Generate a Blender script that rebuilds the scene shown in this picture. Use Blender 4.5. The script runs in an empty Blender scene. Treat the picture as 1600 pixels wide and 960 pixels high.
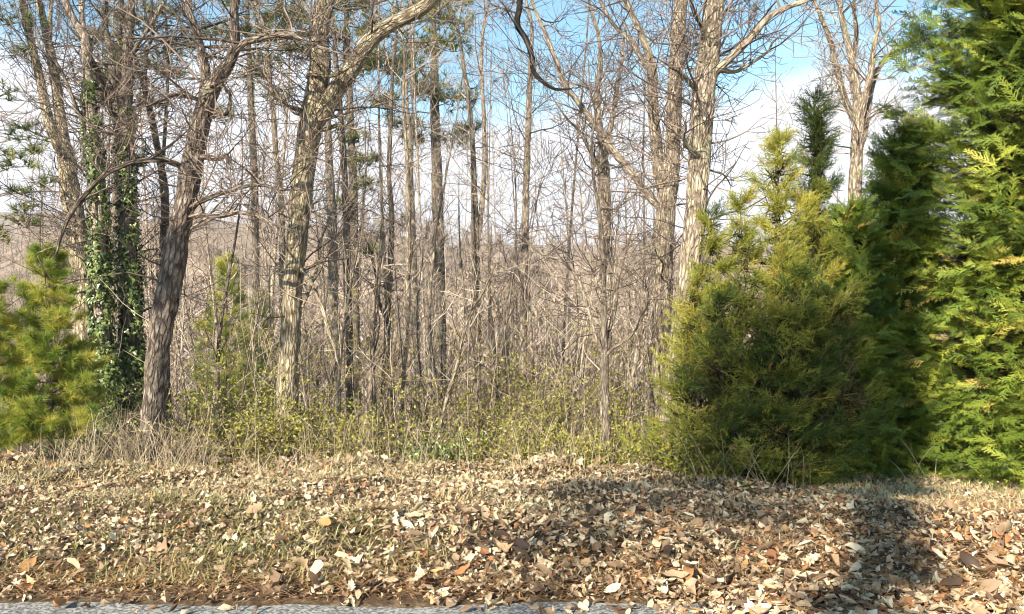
import bpy, math, random
import numpy as np

random.seed(11)
rng = np.random.default_rng(11)
SC = bpy.context.scene
COL = SC.collection

# ------------------------------------------------------------------ camera
F, CX, CY, CAMZ = 1232.0, 800.0, 480.0, 1.6
cam = bpy.data.cameras.new('camera')
cam.sensor_width = 36.0
cam.lens = 36.0 * F / 1600.0
cam.clip_start = 0.1
cam.clip_end = 9000
camo = bpy.data.objects.new('camera', cam)
camo.location = (0, 0, CAMZ)
camo.rotation_euler = (math.radians(90), 0, 0)
COL.objects.link(camo)
SC.camera = camo

# ------------------------------------------------------------------ light
SUN_HEAD = math.radians(27)      # the light travels this far right of the view axis
SUN_EL = math.radians(28)
sl = bpy.data.lights.new('sun', 'SUN')
sl.energy = 5.0
sl.angle = math.radians(0.6)
sl.color = (1.0, 0.91, 0.75)
so = bpy.data.objects.new('sun', sl)
so.rotation_euler = (math.radians(90) - SUN_EL, 0, -SUN_HEAD)
COL.objects.link(so)

W = bpy.data.worlds.new('World')
SC.world = W
W.use_nodes = True
nt = W.node_tree
nt.nodes.clear()
N = lambda t: nt.nodes.new(t)
L = lambda a, b: nt.links.new(a, b)
sky = N('ShaderNodeTexSky')
sky.sky_type = 'NISHITA'
sky.sun_disc = False
sky.sun_elevation = SUN_EL
# sun sits at azimuth (180 + head) seen from +Y clockwise
sky.sun_rotation = math.pi + SUN_HEAD
sky.air_density = 1.0
sky.dust_density = 0.3
sky.ozone_density = 0.6
tc = N('ShaderNodeTexCoord')
sep = N('ShaderNodeSeparateXYZ')
L(tc.outputs['Generated'], sep.inputs[0])
# a cloud layer overhead: direction projected on a flat layer
addz = N('ShaderNodeMath'); addz.operation = 'ADD'; addz.inputs[1].default_value = 0.12
mx0 = N('ShaderNodeMath'); mx0.operation = 'MAXIMUM'; mx0.inputs[1].default_value = 0.0
L(sep.outputs['Z'], mx0.inputs[0]); L(mx0.outputs[0], addz.inputs[0])
dv = N('ShaderNodeVectorMath'); dv.operation = 'DIVIDE'
cmb = N('ShaderNodeCombineXYZ')
for i in range(3): L(addz.outputs[0], cmb.inputs[i])
L(tc.outputs['Generated'], dv.inputs[0]); L(cmb.outputs[0], dv.inputs[1])
ns = N('ShaderNodeTexNoise'); ns.inputs['Scale'].default_value = 1.15
ns.inputs['Detail'].default_value = 7; ns.inputs['Roughness'].default_value = 0.58
L(dv.outputs[0], ns.inputs['Vector'])
# bank of cloud low all round, broken higher up
rz = N('ShaderNodeMapRange'); rz.inputs['From Min'].default_value = 0.13; rz.inputs['From Max'].default_value = 0.33
rz.inputs['To Min'].default_value = 0.40; rz.inputs['To Max'].default_value = -0.10
L(sep.outputs['Z'], rz.inputs['Value'])
ad = N('ShaderNodeMath'); ad.operation = 'ADD'
L(ns.outputs['Fac'], ad.inputs[0]); L(rz.outputs[0], ad.inputs[1])
cr = N('ShaderNodeMapRange'); cr.interpolation_type = 'SMOOTHSTEP'
cr.inputs['From Min'].default_value = 0.46; cr.inputs['From Max'].default_value = 0.74
L(ad.outputs[0], cr.inputs['Value'])
mixc = N('ShaderNodeMixRGB')
mixc.inputs[2].default_value = (5.3, 5.4, 5.65, 1)
tin = N('ShaderNodeMixRGB'); tin.blend_type = 'MULTIPLY'; tin.inputs[0].default_value = 1.0
tin.inputs[2].default_value = (0.86, 1.10, 1.06, 1)
L(sky.outputs[0], tin.inputs[1])
L(cr.outputs[0], mixc.inputs[0]); L(tin.outputs[0], mixc.inputs[1])
bg = N('ShaderNodeBackground'); bg.inputs['Strength'].default_value = 0.105
L(mixc.outputs[0], bg.inputs['Color'])
wo = N('ShaderNodeOutputWorld'); L(bg.outputs[0], wo.inputs['Surface'])

SC.view_settings.view_transform = 'Standard'
SC.view_settings.look = 'None'
SC.view_settings.exposure = 1.1
SC.view_settings.gamma = 1.0
SC.cycles.filter_width = 1.1
SC.cycles.max_bounces = 6
SC.cycles.diffuse_bounces = 3
SC.cycles.glossy_bounces = 2
SC.cycles.transmission_bounces = 3


# ------------------------------------------------------------------ helpers
def P(px, py, Y):
    return np.array(((px - CX) / F * Y, Y, CAMZ + (CY - py) / F * Y))


def ss(a, b, x):
    t = np.clip((x - a) / (b - a), 0, 1)
    return t * t * (3 - 2 * t)


RX = np.array([-900, 0, 60, 200, 330, 420, 500, 590, 700, 850, 1000, 1150, 1400, 2500])
RY = np.array([372, 366, 356, 326, 318, 328, 340, 346, 368, 380, 378, 384, 376, 372])


def H(x, y):
    x = np.asarray(x, float); y = np.asarray(y, float)
    z = 0.03 * ss(4.25, 5.2, y) - 0.17 * ss(5.4, 8.6, y) - 0.17 * ss(0.0, 4.5, x) * ss(5.0, 8.2, y) - 0.05 * (1 - ss(4.0, 4.3, y)) 
    sp = ((y - 8.8) + np.sqrt((y - 8.8) ** 2 + 1.0)) / 2 - 0.05
    sp = np.maximum(sp, 0)
    z = z - 0.185 * 120 * (1 - np.exp(-sp / 120))
    bank = ss(4.3, 5.0, y) * (1 - ss(30, 60, y))
    z = z + bank * (0.030 * np.sin(x * 2.1 + 1.7 * np.sin(y * 1.3)) + 0.022 * np.sin(y * 3.7 + x * 1.1) + 0.016 * np.sin(x * 5.3 - y * 2.9))
    px = CX + F * x / np.maximum(y, 1.0)
    ridge = np.interp(px, RX, RY)
    A = (CAMZ + (CY - ridge + 7) / F * 380) - 9 + 21.5
    far = ss(150, 380, y)
    z = z + far * A * (1 - 0.55 * ss(400, 800, y))
    z = z + ss(60, 200, y) * (1.6 * np.sin(x * 0.045 + 1.0 + y * 0.01) + 1.1 * np.sin(x * 0.11 + y * 0.05))
    r2 = np.interp(px, [-900, 0, 110, 260, 500, 2500], [338, 335, 338, 356, 384, 392])
    A2 = (CAMZ + (CY - r2) / F * 1800)
    z = z + ss(900, 1800, y) * np.maximum(A2 - z, -200)
    return z


def h1(x, y):
    return float(H(x, y))


def make_mesh(name, V, faces, mat, uv=None, attrs=None, smooth=True):
    """faces: list of int arrays (k x 3 or k x 4); uv: per-loop (n x 2); attrs: {name: per-vertex float}"""
    me = bpy.data.meshes.new(name)
    V = np.asarray(V, np.float32)
    faces = [np.asarray(f, np.int32) for f in faces if len(f)]
    loops = np.concatenate([f.ravel() for f in faces])
    tot = np.concatenate([np.full(len(f), f.shape[1], np.int32) for f in faces])
    start = np.concatenate([[0], np.cumsum(tot)[:-1]]).astype(np.int32)
    me.vertices.add(len(V)); me.vertices.foreach_set('co', V.ravel())
    me.loops.add(len(loops)); me.loops.foreach_set('vertex_index', loops)
    me.polygons.add(len(tot)); me.polygons.foreach_set('loop_start', start)
    me.polygons.foreach_set('loop_total', tot)
    me.polygons.foreach_set('use_smooth', np.full(len(tot), smooth, bool))
    if uv is not None:
        ul = me.uv_layers.new(name='UVMap')
        ul.data.foreach_set('uv', np.asarray(uv, np.float32).ravel())
    for k, a in (attrs or {}).items():
        at = me.attributes.new(k, 'FLOAT', 'POINT')
        at.data.foreach_set('value', np.asarray(a, np.float32))
    me.update(calc_edges=True)
    me.materials.append(mat)
    return me


def link(name, me, parent=None, kind=None, loc=None):
    o = bpy.data.objects.new(name, me)
    COL.objects.link(o)
    if parent is not None: o.parent = parent
    if kind: o['kind'] = kind
    if loc is not None: o.location = loc
    return o


def thing(name, label, cat, loc=(0, 0, 0), group=None):
    o = bpy.data.objects.new(name, None)
    o.empty_display_size = 0.1
    o.location = loc
    o['label'] = label; o['category'] = cat
    if group: o['group'] = group
    COL.objects.link(o)
    return o


def copy_tree(o, label=None, group=None):
    r = o.copy(); COL.objects.link(r)
    if label: r['label'] = label
    if group: r['group'] = group
    for ch in o.children:
        c = ch.copy(); COL.objects.link(c); c.parent = r
    return r


class Tubes:
    """collects tapered tubes and turns them into one mesh"""
    def __init__(self):
        self.items = []

    def add(self, pts, rad, sides=3):
        self.items.append((np.asarray(pts, float), np.asarray(rad, float), sides))

    def mesh(self, name, mat, origin=(0, 0, 0)):
        groups = {}
        for p, r, s in self.items: groups.setdefault((len(p), s), []).append((p, r))
        Vs, Fs, UVs, Ts, off = [], [], [], [], 0
        for (n, s), it in groups.items():
            A = np.stack([a for a, _ in it]); R = np.stack([b for _, b in it]); m = len(it)
            T = np.gradient(A, axis=1); T /= np.linalg.norm(T, axis=2, keepdims=True) + 1e-9
            ax = A[:, -1] - A[:, 0]; ax /= np.linalg.norm(ax, axis=1, keepdims=True) + 1e-9
            ref = np.where(np.abs(ax[:, 2:3]) < 0.8, np.array([[0, 0, 1.0]]), np.array([[1.0, 0, 0]]))
            ref = ref - (ref * ax).sum(1, keepdims=True) * ax
            ref /= np.linalg.norm(ref, axis=1, keepdims=True)
            U = np.cross(T, ref[:, None, :]); U /= np.linalg.norm(U, axis=2, keepdims=True) + 1e-9
            Wv = np.cross(T, U)
            th = np.arange(s) * 2 * math.pi / s
            V = A[:, :, None, :] + R[:, :, None, None] * (np.cos(th)[None, None, :, None] * U[:, :, None, :] + np.sin(th)[None, None, :, None] * Wv[:, :, None, :])
            Vs.append(V.reshape(-1, 3))
            i = np.arange(n - 1)[:, None]; k = np.arange(s)[None, :]; k2 = (k + 1) % s
            q = np.stack([i * s + k, i * s + k2, (i + 1) * s + k2, (i + 1) * s + k], -1).reshape(-1, 4)
            q = (q[None] + (np.arange(m) * n * s)[:, None, None]).reshape(-1, 4) + off
            Fs.append(q); off += m * n * s
            ln = np.concatenate([np.zeros((m, 1)), np.cumsum(np.linalg.norm(np.diff(A, axis=1), axis=2), 1)], 1)
            circ = 2 * math.pi * R.max(1)
            kk = np.broadcast_to(k, (n - 1, s)); 
            u4 = np.stack([kk, kk + 1, kk + 1, kk], -1).reshape(-1, 4) / s
            vi = np.stack([np.broadcast_to(i, (n - 1, s)), np.broadcast_to(i, (n - 1, s)), np.broadcast_to(i + 1, (n - 1, s)), np.broadcast_to(i + 1, (n - 1, s))], -1).reshape(-1, 4)
            uu = u4[None] * circ[:, None, None]
            vv = ln[:, vi]
            UVs.append(np.stack([uu, vv], -1).reshape(-1, 2))
            Ts.append(np.repeat(rng.random(m), n * s))
        V = np.concatenate(Vs) - np.asarray(origin)
        return make_mesh(name, V, Fs, mat, np.concatenate(UVs), {'tint': np.concatenate(Ts)})


def vnoise(u, v, nu, seed):
    g = np.random.default_rng(seed).random((int(np.max(v)) + 3, nu))
    u0 = np.floor(u).astype(int); v0 = np.floor(v).astype(int)
    fu = u - u0; fv = v - v0
    fu = fu * fu * (3 - 2 * fu); fv = fv * fv * (3 - 2 * fv)
    a = g[v0, u0 % nu]; b = g[v0, (u0 + 1) % nu]; c = g[v0 + 1, u0 % nu]; d = g[v0 + 1, (u0 + 1) % nu]
    return (a * (1 - fu) + b * fu) * (1 - fv) + (c * (1 - fu) + d * fu) * fv


def spline(pts, step):
    """Catmull-Rom through rows (x, y, z, r), resampled about every STEP metres"""
    p = np.asarray(pts, float)
    p = np.vstack([2 * p[0] - p[1], p, 2 * p[-1] - p[-2]])
    out = []
    for i in range(1, len(p) - 2):
        n = max(2, int(np.linalg.norm(p[i + 1, :3] - p[i, :3]) / step))
        t = np.linspace(0, 1, n, endpoint=False)[:, None]
        out.append(0.5 * (2 * p[i] + (p[i + 1] - p[i - 1]) * t + (2 * p[i - 1] - 5 * p[i] + 4 * p[i + 1] - p[i + 2]) * t ** 2 + (3 * p[i] - p[i - 1] - 3 * p[i + 1] + p[i + 2]) * t ** 3))
    out.append(p[-2][None])
    o = np.concatenate(out)
    o[:, 3] = np.maximum(o[:, 3], 0.003)
    return o


def bark_tube(name, q, mat, sides, seed, origin, depth=0.17, flare=0.0):
    """one trunk or limb with furrowed bark in its geometry; q rows (x,y,z,r)"""
    A = q[:, :3]; R = q[:, 3].copy(); n = len(A)
    T = np.gradient(A, axis=0); T /= np.linalg.norm(T, axis=1, keepdims=True)
    ax = A[-1] - A[0]; ax /= np.linalg.norm(ax)
    ref = np.array([1.0, 0, 0]) if abs(ax[2]) > 0.8 else np.array([0, 0, 1.0])
    ref = ref - ref.dot(ax) * ax; ref /= np.linalg.norm(ref)
    U = np.cross(T, ref); U /= np.linalg.norm(U, axis=1, keepdims=True)
    Wv = np.cross(T, U)
    ln = np.concatenate([[0], np.cumsum(np.linalg.norm(np.diff(A, axis=0), axis=1))])
    if flare: R = R * (1 + flare * np.exp(-ln / 0.28))
    k = np.arange(sides)
    rm = float(np.mean(R))
    nu = max(7, int(2 * math.pi * rm / 0.075))
    u = np.broadcast_to(k / sides, (n, sides)); v = np.broadcast_to(ln[:, None], (n, sides))
    warp = vnoise(u * 6, v / 0.35, 6, seed + 5) * 1.6
    r1 = 1 - np.abs(2 * vnoise(u * nu + warp, v / 0.22 + warp * 0.3, nu, seed) - 1)
    r2 = 1 - np.abs(2 * vnoise(u * nu * 2 + warp, v / 0.07, nu * 2, seed + 1) - 1)
    lump = vnoise(u * 4, v / 0.6, 4, seed + 2) - 0.5
    knot = np.clip(vnoise(u * 5, v / 0.45, 5, seed + 3) - 0.82, 0, 1) * 5
    d = 1 + depth * ((r1 - 0.6) * 1.0 + (r2 - 0.6) * 0.5) + 0.09 * lump + 0.12 * knot
    th = k * 2 * math.pi / sides
    V = A[:, None, :] + (R[:, None] * d)[:, :, None] * (np.cos(th)[None, :, None] * U[:, None, :] + np.sin(th)[None, :, None] * Wv[:, None, :])
    i = np.arange(n - 1)[:, None]; kk = k[None, :]; k2 = (kk + 1) % sides
    Fq = np.stack([i * sides + kk, i * sides + k2, (i + 1) * sides + k2, (i + 1) * sides + kk], -1).reshape(-1, 4)
    circ = 2 * math.pi * rm
    kb = np.broadcast_to(kk, (n - 1, sides)); ib = np.broadcast_to(i, (n - 1, sides))
    uu = np.stack([kb, kb + 1, kb + 1, kb], -1) / sides * circ
    vv = ln[np.stack([ib, ib, ib + 1, ib + 1], -1)]
    return make_mesh(name, V.reshape(-1, 3) - np.asarray(origin), [Fq], mat, np.stack([uu, vv], -1).reshape(-1, 2))


def grow(tb, s, d, length, r, depth, up=0.05, wob=0.16, kids=5.0, rmin=0.004, spread=(35, 65), ratio=(0.35, 0.62), maxn=7):
    """one branch and, DEPTH levels down, its side branches"""
    n = 3 if depth == 0 and length < 0.3 else max(4, min(maxn, int(length / 0.14) + 2))
    st = length / (n - 1)
    x, y, z = s; dx, dy, dz = d
    pts = [(x, y, z)]; dirs = [(dx, dy, dz)]
    g = random.gauss
    for i in range(n - 1):
        dx += g(0, wob); dy += g(0, wob); dz += g(0, wob) + up
        l = math.sqrt(dx * dx + dy * dy + dz * dz) or 1
        dx /= l; dy /= l; dz /= l
        x += dx * st; y += dy * st; z += dz * st
        pts.append((x, y, z)); dirs.append((dx, dy, dz))
    t = np.linspace(0, 1, n)
    tb.add(pts, np.maximum(r * (1 - 0.8 * t), rmin * np.where(t > 0.99, 0.4, 1)), 3 if r < 0.012 else (4 if r < 0.025 else 6))
    if depth <= 0: return
    m = max(1, int(kids * length * random.uniform(0.7, 1.3) + 0.5))
    m = min(m, 14)
    for j in range(m):
        tt = random.uniform(0.18, 0.98)
        i = min(n - 2, int(tt * (n - 1))); f = tt * (n - 1) - i
        p = [pts[i][k] * (1 - f) + pts[i + 1][k] * f for k in range(3)]
        bd = dirs[i + 1]
        a = math.radians(random.uniform(*spread)); 
        # a random direction square to bd
        rx, ry, rz_ = g(0, 1), g(0, 1), g(0, 1)
        dt = rx * bd[0] + ry * bd[1] + rz_ * bd[2]
        rx -= dt * bd[0]; ry -= dt * bd[1]; rz_ -= dt * bd[2]
        l = math.sqrt(rx * rx + ry * ry + rz_ * rz_) or 1
        ca, sa = math.cos(a), math.sin(a) / l
        nd = (bd[0] * ca + rx * sa, bd[1] * ca + ry * sa, bd[2] * ca + rz_ * sa)
        grow(tb, p, nd, length * random.uniform(*ratio) * (1.1 - 0.5 * tt), max(rmin, r * (1 - 0.8 * tt) * 0.62), depth - 1, up, wob, kids * 1.25, rmin, spread, ratio, maxn)


def frames(X, Nn):
    X = X / (np.linalg.norm(X, axis=1, keepdims=True) + 1e-9)
    Z = Nn - (Nn * X).sum(1, keepdims=True) * X
    Z /= np.linalg.norm(Z, axis=1, keepdims=True) + 1e-9
    Y = np.cross(Z, X)
    return np.stack([X, Y, Z], -1)


def scatter(lib, pos, M, scale, tint):
    """copies of small meshes joined into arrays; lib: list of (V, [faces]); returns V, faces, tint"""
    Vs, Fs, Ts, off = [], [], [], 0
    which = rng.integers(0, len(lib), len(pos))
    for w, (V0, fs) in enumerate(lib):
        ix = np.nonzero(which == w)[0]
        if not len(ix): continue
        V = np.einsum('mij,kj->mki', M[ix], V0) * scale[ix][:, None, None] + pos[ix][:, None, :]
        k = len(V0)
        for f in fs:
            Fs.append((f[None] + (np.arange(len(ix)) * k)[:, None, None] + off).reshape(-1, f.shape[1]))
        Vs.append(V.reshape(-1, 3)); Ts.append(np.repeat(tint[ix], k)); off += len(ix) * k
    return np.concatenate(Vs), Fs, np.concatenate(Ts)


def rand_dirs(n):
    v = rng.normal(size=(n, 3)); return v / np.linalg.norm(v, axis=1, keepdims=True)


# ------------------------------------------------------------------ materials
def new_mat(name):
    m = bpy.data.materials.new(name); m.use_nodes = True
    t = m.node_tree; t.nodes.clear()
    return m, t, (lambda k: t.nodes.new(k)), (lambda a, b: t.links.new(a, b))


def ramp(node, stops):
    e = node.color_ramp.elements
    while len(e) < len(stops): e.new(0.5)
    for el, (p, c) in zip(e, stops):
        el.position = p; el.color = (*c, 1)


def bark_mat(name, dark, mid, pale, lichen=None, lich_amt=0.3, scale=1.0, bump=0.6, vary=(0.8, 1.2)):
    m, t, N, L = new_mat(name)
    uv = N('ShaderNodeUVMap'); uv.uv_map = 'UVMap'
    mp = N('ShaderNodeMapping'); mp.inputs['Scale'].default_value = (1, 0.30, 1)
    L(uv.outputs[0], mp.inputs[0])
    n1 = N('ShaderNodeTexNoise'); n1.inputs['Scale'].default_value = 19 * scale; n1.inputs['Detail'].default_value = 6; n1.inputs['Roughness'].default_value = 0.65
    L(mp.outputs[0], n1.inputs['Vector'])
    tex = N('ShaderNodeTexCoord')
    n2 = N('ShaderNodeTexNoise'); n2.inputs['Scale'].default_value = 4.5; n2.inputs['Detail'].default_value = 5
    L(tex.outputs['Object'], n2.inputs['Vector'])
    r = N('ShaderNodeValToRGB'); ramp(r, [(0.36, dark), (0.5, mid), (0.64, pale)])
    L(n1.outputs['Fac'], r.inputs[0])
    col = r.outputs[0]
    mp2 = N('ShaderNodeMapping'); mp2.inputs['Scale'].default_value = (30 * scale, 4.6 * scale, 1)
    L(uv.outputs[0], mp2.inputs[0])
    wn = N('ShaderNodeTexNoise'); wn.inputs['Scale'].default_value = 1.3; wn.inputs['Detail'].default_value = 3; L(mp2.outputs[0], wn.inputs['Vector'])
    wa = N('ShaderNodeMixRGB'); wa.blend_type = 'ADD'; wa.inputs[0].default_value = 2.2; L(mp2.outputs[0], wa.inputs[1]); L(wn.outputs['Color'], wa.inputs[2])
    vo = N('ShaderNodeTexVoronoi'); vo.feature = 'DISTANCE_TO_EDGE'; vo.inputs['Scale'].default_value = 1.0; L(wa.outputs[0], vo.inputs['Vector'])
    ck = N('ShaderNodeMapRange'); ck.interpolation_type = 'SMOOTHSTEP'; ck.inputs['From Min'].default_value = 0.0; ck.inputs['From Max'].default_value = 0.22; ck.inputs['To Min'].default_value = 0.25
    L(vo.outputs['Distance'], ck.inputs['Value'])
    cm = N('ShaderNodeMixRGB'); cm.inputs[1].default_value = (*[c * 1.1 for c in dark], 1); L(ck.outputs[0], cm.inputs[0]); L(col, cm.inputs[2]); col = cm.outputs[0]
    if lichen:
        mr = N('ShaderNodeMapRange'); mr.inputs['From Min'].default_value = 0.62 - lich_amt; mr.inputs['From Max'].default_value = 0.80 - lich_amt
        L(n2.outputs['Fac'], mr.inputs['Value'])
        n3 = N('ShaderNodeTexNoise'); n3.inputs['Scale'].default_value = 60; L(tex.outputs['Object'], n3.inputs['Vector'])
        mm = N('ShaderNodeMath'); mm.operation = 'MULTIPLY'; L(mr.outputs[0], mm.inputs[0]); L(n3.outputs['Fac'], mm.inputs[1])
        mx = N('ShaderNodeMixRGB'); mx.inputs[2].default_value = (*lichen, 1)
        L(mm.outputs[0], mx.inputs[0]); L(col, mx.inputs[1]); col = mx.outputs[0]
    oi = N('ShaderNodeObjectInfo')
    hs = N('ShaderNodeHueSaturation')
    vr = N('ShaderNodeMapRange'); vr.inputs['To Min'].default_value = vary[0]; vr.inputs['To Max'].default_value = vary[1]
    L(oi.outputs['Random'], vr.inputs['Value']); L(vr.outputs[0], hs.inputs['Value']); L(col, hs.inputs['Color'])
    b = N('ShaderNodeBsdfPrincipled'); b.inputs['Roughness'].default_value = 0.9
    b.inputs['Specular IOR Level'].default_value = 0.2
    L(hs.outputs[0], b.inputs['Base Color'])
    bp = N('ShaderNodeBump'); bp.inputs['Strength'].default_value = bump; bp.inputs['Distance'].default_value = 0.03
    hm = N('ShaderNodeMath'); hm.operation = 'ADD'; L(ck.outputs[0], hm.inputs[0]); L(n1.outputs['Fac'], hm.inputs[1])
    L(hm.outputs[0], bp.inputs['Height']); L(bp.outputs[0], b.inputs['Normal'])
    o = N('ShaderNodeOutputMaterial'); L(b.outputs[0], o.inputs[0])
    return m


def twig_mat(name, stops):
    m, t, N, L = new_mat(name)
    a = N('ShaderNodeAttribute'); a.attribute_name = 'tint'
    r = N('ShaderNodeValToRGB'); ramp(r, stops); L(a.outputs['Fac'], r.inputs[0])
    tex = N('ShaderNodeTexCoord'); n = N('ShaderNodeTexNoise'); n.inputs['Scale'].default_value = 9
    L(tex.outputs['Object'], n.inputs['Vector'])
    vr = N('ShaderNodeMapRange'); vr.inputs['To Min'].default_value = 0.6; vr.inputs['To Max'].default_value = 1.4
    L(n.outputs['Fac'], vr.inputs['Value'])
    hs = N('ShaderNodeHueSaturation'); L(vr.outputs[0], hs.inputs['Value']); L(r.outputs[0], hs.inputs['Color'])
    b = N('ShaderNodeBsdfPrincipled'); b.inputs['Roughness'].default_value = 0.75; b.inputs['Specular IOR Level'].default_value = 0.25
    L(hs.outputs[0], b.inputs['Base Color'])
    o = N('ShaderNodeOutputMaterial'); L(b.outputs[0], o.inputs[0])
    return m


def leaf_mat(name, stops, trans=0.35, rough=0.6, spec=0.3, use_object=False, noise=0.0):
    m, t, N, L = new_mat(name)
    if use_object:
        oi = N('ShaderNodeObjectInfo'); fac = oi.outputs['Random']
    else:
        a = N('ShaderNodeAttribute'); a.attribute_name = 'tint'; fac = a.outputs['Fac']
    r = N('ShaderNodeValToRGB'); ramp(r, stops); L(fac, r.inputs[0])
    col = r.outputs[0]
    if noise:
        tex = N('ShaderNodeTexCoord'); n = N('ShaderNodeTexNoise'); n.inputs['Scale'].default_value = 40 if not use_object else 3.5
        n.inputs['Detail'].default_value = 4
        L(tex.outputs['Object'], n.inputs['Vector'])
        vr = N('ShaderNodeMapRange'); vr.inputs['To Min'].default_value = 1 - noise; vr.inputs['To Max'].default_value = 1 + noise
        L(n.outputs['Fac'], vr.inputs['Value'])
        hs = N('ShaderNodeHueSaturation'); L(vr.outputs[0], hs.inputs['Value']); L(col, hs.inputs['Color']); col = hs.outputs[0]
    b = N('ShaderNodeBsdfPrincipled'); b.inputs['Roughness'].default_value = rough; b.inputs['Specular IOR Level'].default_value = spec
    L(col, b.inputs['Base Color'])
    tr = N('ShaderNodeBsdfTranslucent'); L(col, tr.inputs['Color'])
    mx = N('ShaderNodeMixShader'); mx.inputs[0].default_value = trans
    L(b.outputs[0], mx.inputs[1]); L(tr.outputs[0], mx.inputs[2])
    o = N('ShaderNodeOutputMaterial'); L(mx.outputs[0], o.inputs[0])
    return m


M = {}
M['oak'] = bark_mat('oak_bark', (0.06, 0.046, 0.038), (0.26, 0.20, 0.16), (0.48, 0.40, 0.325), (0.36, 0.34, 0.22), 0.06, bump=1.0)
M['mossy'] = bark_mat('mossy_oak_bark', (0.10, 0.078, 0.05), (0.44, 0.355, 0.245), (0.66, 0.58, 0.44), (0.46, 0.42, 0.22), 0.10, bump=0.9)
M['limb_shade'] = bark_mat('shade_painted_bark', (0.012, 0.010, 0.009), (0.026, 0.021, 0.019), (0.05, 0.042, 0.036))  # near-black: shade on the oak's dangling limb, painted into its bark colour
M['poplar'] = bark_mat('pale_bark', (0.12, 0.09, 0.065), (0.38, 0.305, 0.235), (0.60, 0.52, 0.41), (0.48, 0.45, 0.27), 0.10, bump=0.9)
M['dark'] = bark_mat('dark_bark', (0.07, 0.056, 0.046), (0.20, 0.16, 0.13), (0.37, 0.305, 0.245), (0.28, 0.28, 0.18), 0.12)
M['slim'] = bark_mat('slender_bark', (0.11, 0.085, 0.068), (0.34, 0.27, 0.21), (0.56, 0.47, 0.37), (0.44, 0.42, 0.26), 0.10, scale=1.5, vary=(0.6, 1.5))
M['twig'] = twig_mat('twig_wood', [(0, (0.04, 0.03, 0.025)), (0.45, (0.13, 0.095, 0.075)), (1, (0.36, 0.28, 0.22))])
M['pinktwig'] = twig_mat('pale_brown_twig_wood', [(0, (0.06, 0.045, 0.035)), (0.25, (0.20, 0.15, 0.115)), (0.6, (0.44, 0.35, 0.27)), (1, (0.66, 0.56, 0.44))])
M['darktwig'] = twig_mat('dark_twig_wood', [(0, (0.045, 0.038, 0.033)), (1, (0.15, 0.115, 0.09))])
M['stalk'] = twig_mat('dry_stalk', [(0, (0.22, 0.16, 0.10)), (0.6, (0.42, 0.33, 0.22)), (1, (0.60, 0.51, 0.36))])
M['farwood'] = twig_mat('far_wood_twigs', [(0, (0.10, 0.075, 0.06)), (0.5, (0.29, 0.22, 0.175)), (1, (0.48, 0.385, 0.31))])
M['arbor'] = leaf_mat('arborvitae_spray', [(0, (0.05, 0.09, 0.016)), (0.5, (0.165, 0.23, 0.032)), (0.93, (0.40, 0.42, 0.06)), (1, (0.52, 0.38, 0.10))], 0.18, 0.5, 0.35)
M['juniper'] = leaf_mat('juniper_spray', [(0, (0.10, 0.135, 0.025)), (0.4, (0.29, 0.305, 0.05)), (0.95, (0.47, 0.43, 0.08)), (1, (0.50, 0.34, 0.10))], 0.25, 0.6, 0.25)
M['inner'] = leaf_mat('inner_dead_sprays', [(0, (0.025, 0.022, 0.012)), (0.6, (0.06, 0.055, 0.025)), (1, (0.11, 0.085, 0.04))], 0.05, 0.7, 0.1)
M['cedar'] = leaf_mat('cedar_spray', [(0, (0.04, 0.07, 0.016)), (0.7, (0.105, 0.145, 0.03)), (1, (0.20, 0.22, 0.045))], 0.2, 0.6, 0.25)
M['pine'] = leaf_mat('pine_needles', [(0, (0.10, 0.19, 0.033)), (0.45, (0.30, 0.36, 0.058)), (1, (0.66, 0.55, 0.12))], 0.3, 0.5, 0.35)
M['farpine'] = leaf_mat('dark_pine_needles', [(0, (0.045, 0.075, 0.025)), (0.5, (0.13, 0.165, 0.045)), (1, (0.36, 0.33, 0.09))], 0.2, 0.5, 0.35)
M['ivy'] = leaf_mat('ivy_leaf', [(0, (0.05, 0.085, 0.026)), (0.6, (0.18, 0.225, 0.065)), (1, (0.40, 0.42, 0.15))], 0.12, 0.32, 0.6)
M['shrub'] = leaf_mat('shrub_leaf', [(0, (0.16, 0.11, 0.05)), (0.3, (0.20, 0.20, 0.045)), (0.6, (0.34, 0.33, 0.065)), (1, (0.58, 0.50, 0.16))], 0.35, 0.5, 0.35)
M['beech'] = leaf_mat('withered_leaf', [(0, (0.26, 0.21, 0.06)), (1, (0.52, 0.45, 0.17))], 0.35, 0.6, 0.2)
LEAFSTOPS = [(0.0, (0.045, 0.028, 0.02)), (0.2, (0.14, 0.085, 0.052)), (0.42, (0.31, 0.21, 0.13)), (0.62, (0.51, 0.395, 0.255)), (0.82, (0.72, 0.62, 0.44)), (0.93, (0.46, 0.24, 0.095)), (1.0, (0.31, 0.13, 0.065))]
M['leaf'] = leaf_mat('fallen_leaf', LEAFSTOPS, 0.12, 0.6, 0.25, True, 0.25)
M['litter'] = leaf_mat('leaf_litter', LEAFSTOPS, 0.12, 0.6, 0.25, False, 0.2)
M['grass'] = leaf_mat('dry_grass', [(0, (0.15, 0.15, 0.04)), (0.3, (0.30, 0.28, 0.09)), (0.7, (0.52, 0.44, 0.23)), (1, (0.60, 0.50, 0.30))], 0.25, 0.6, 0.25)
M['needle_litter'] = leaf_mat('fallen_pine_needles', [(0, (0.20, 0.09, 0.04)), (0.6, (0.42, 0.20, 0.08)), (1, (0.52, 0.33, 0.16))], 0.1, 0.6, 0.25)


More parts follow.
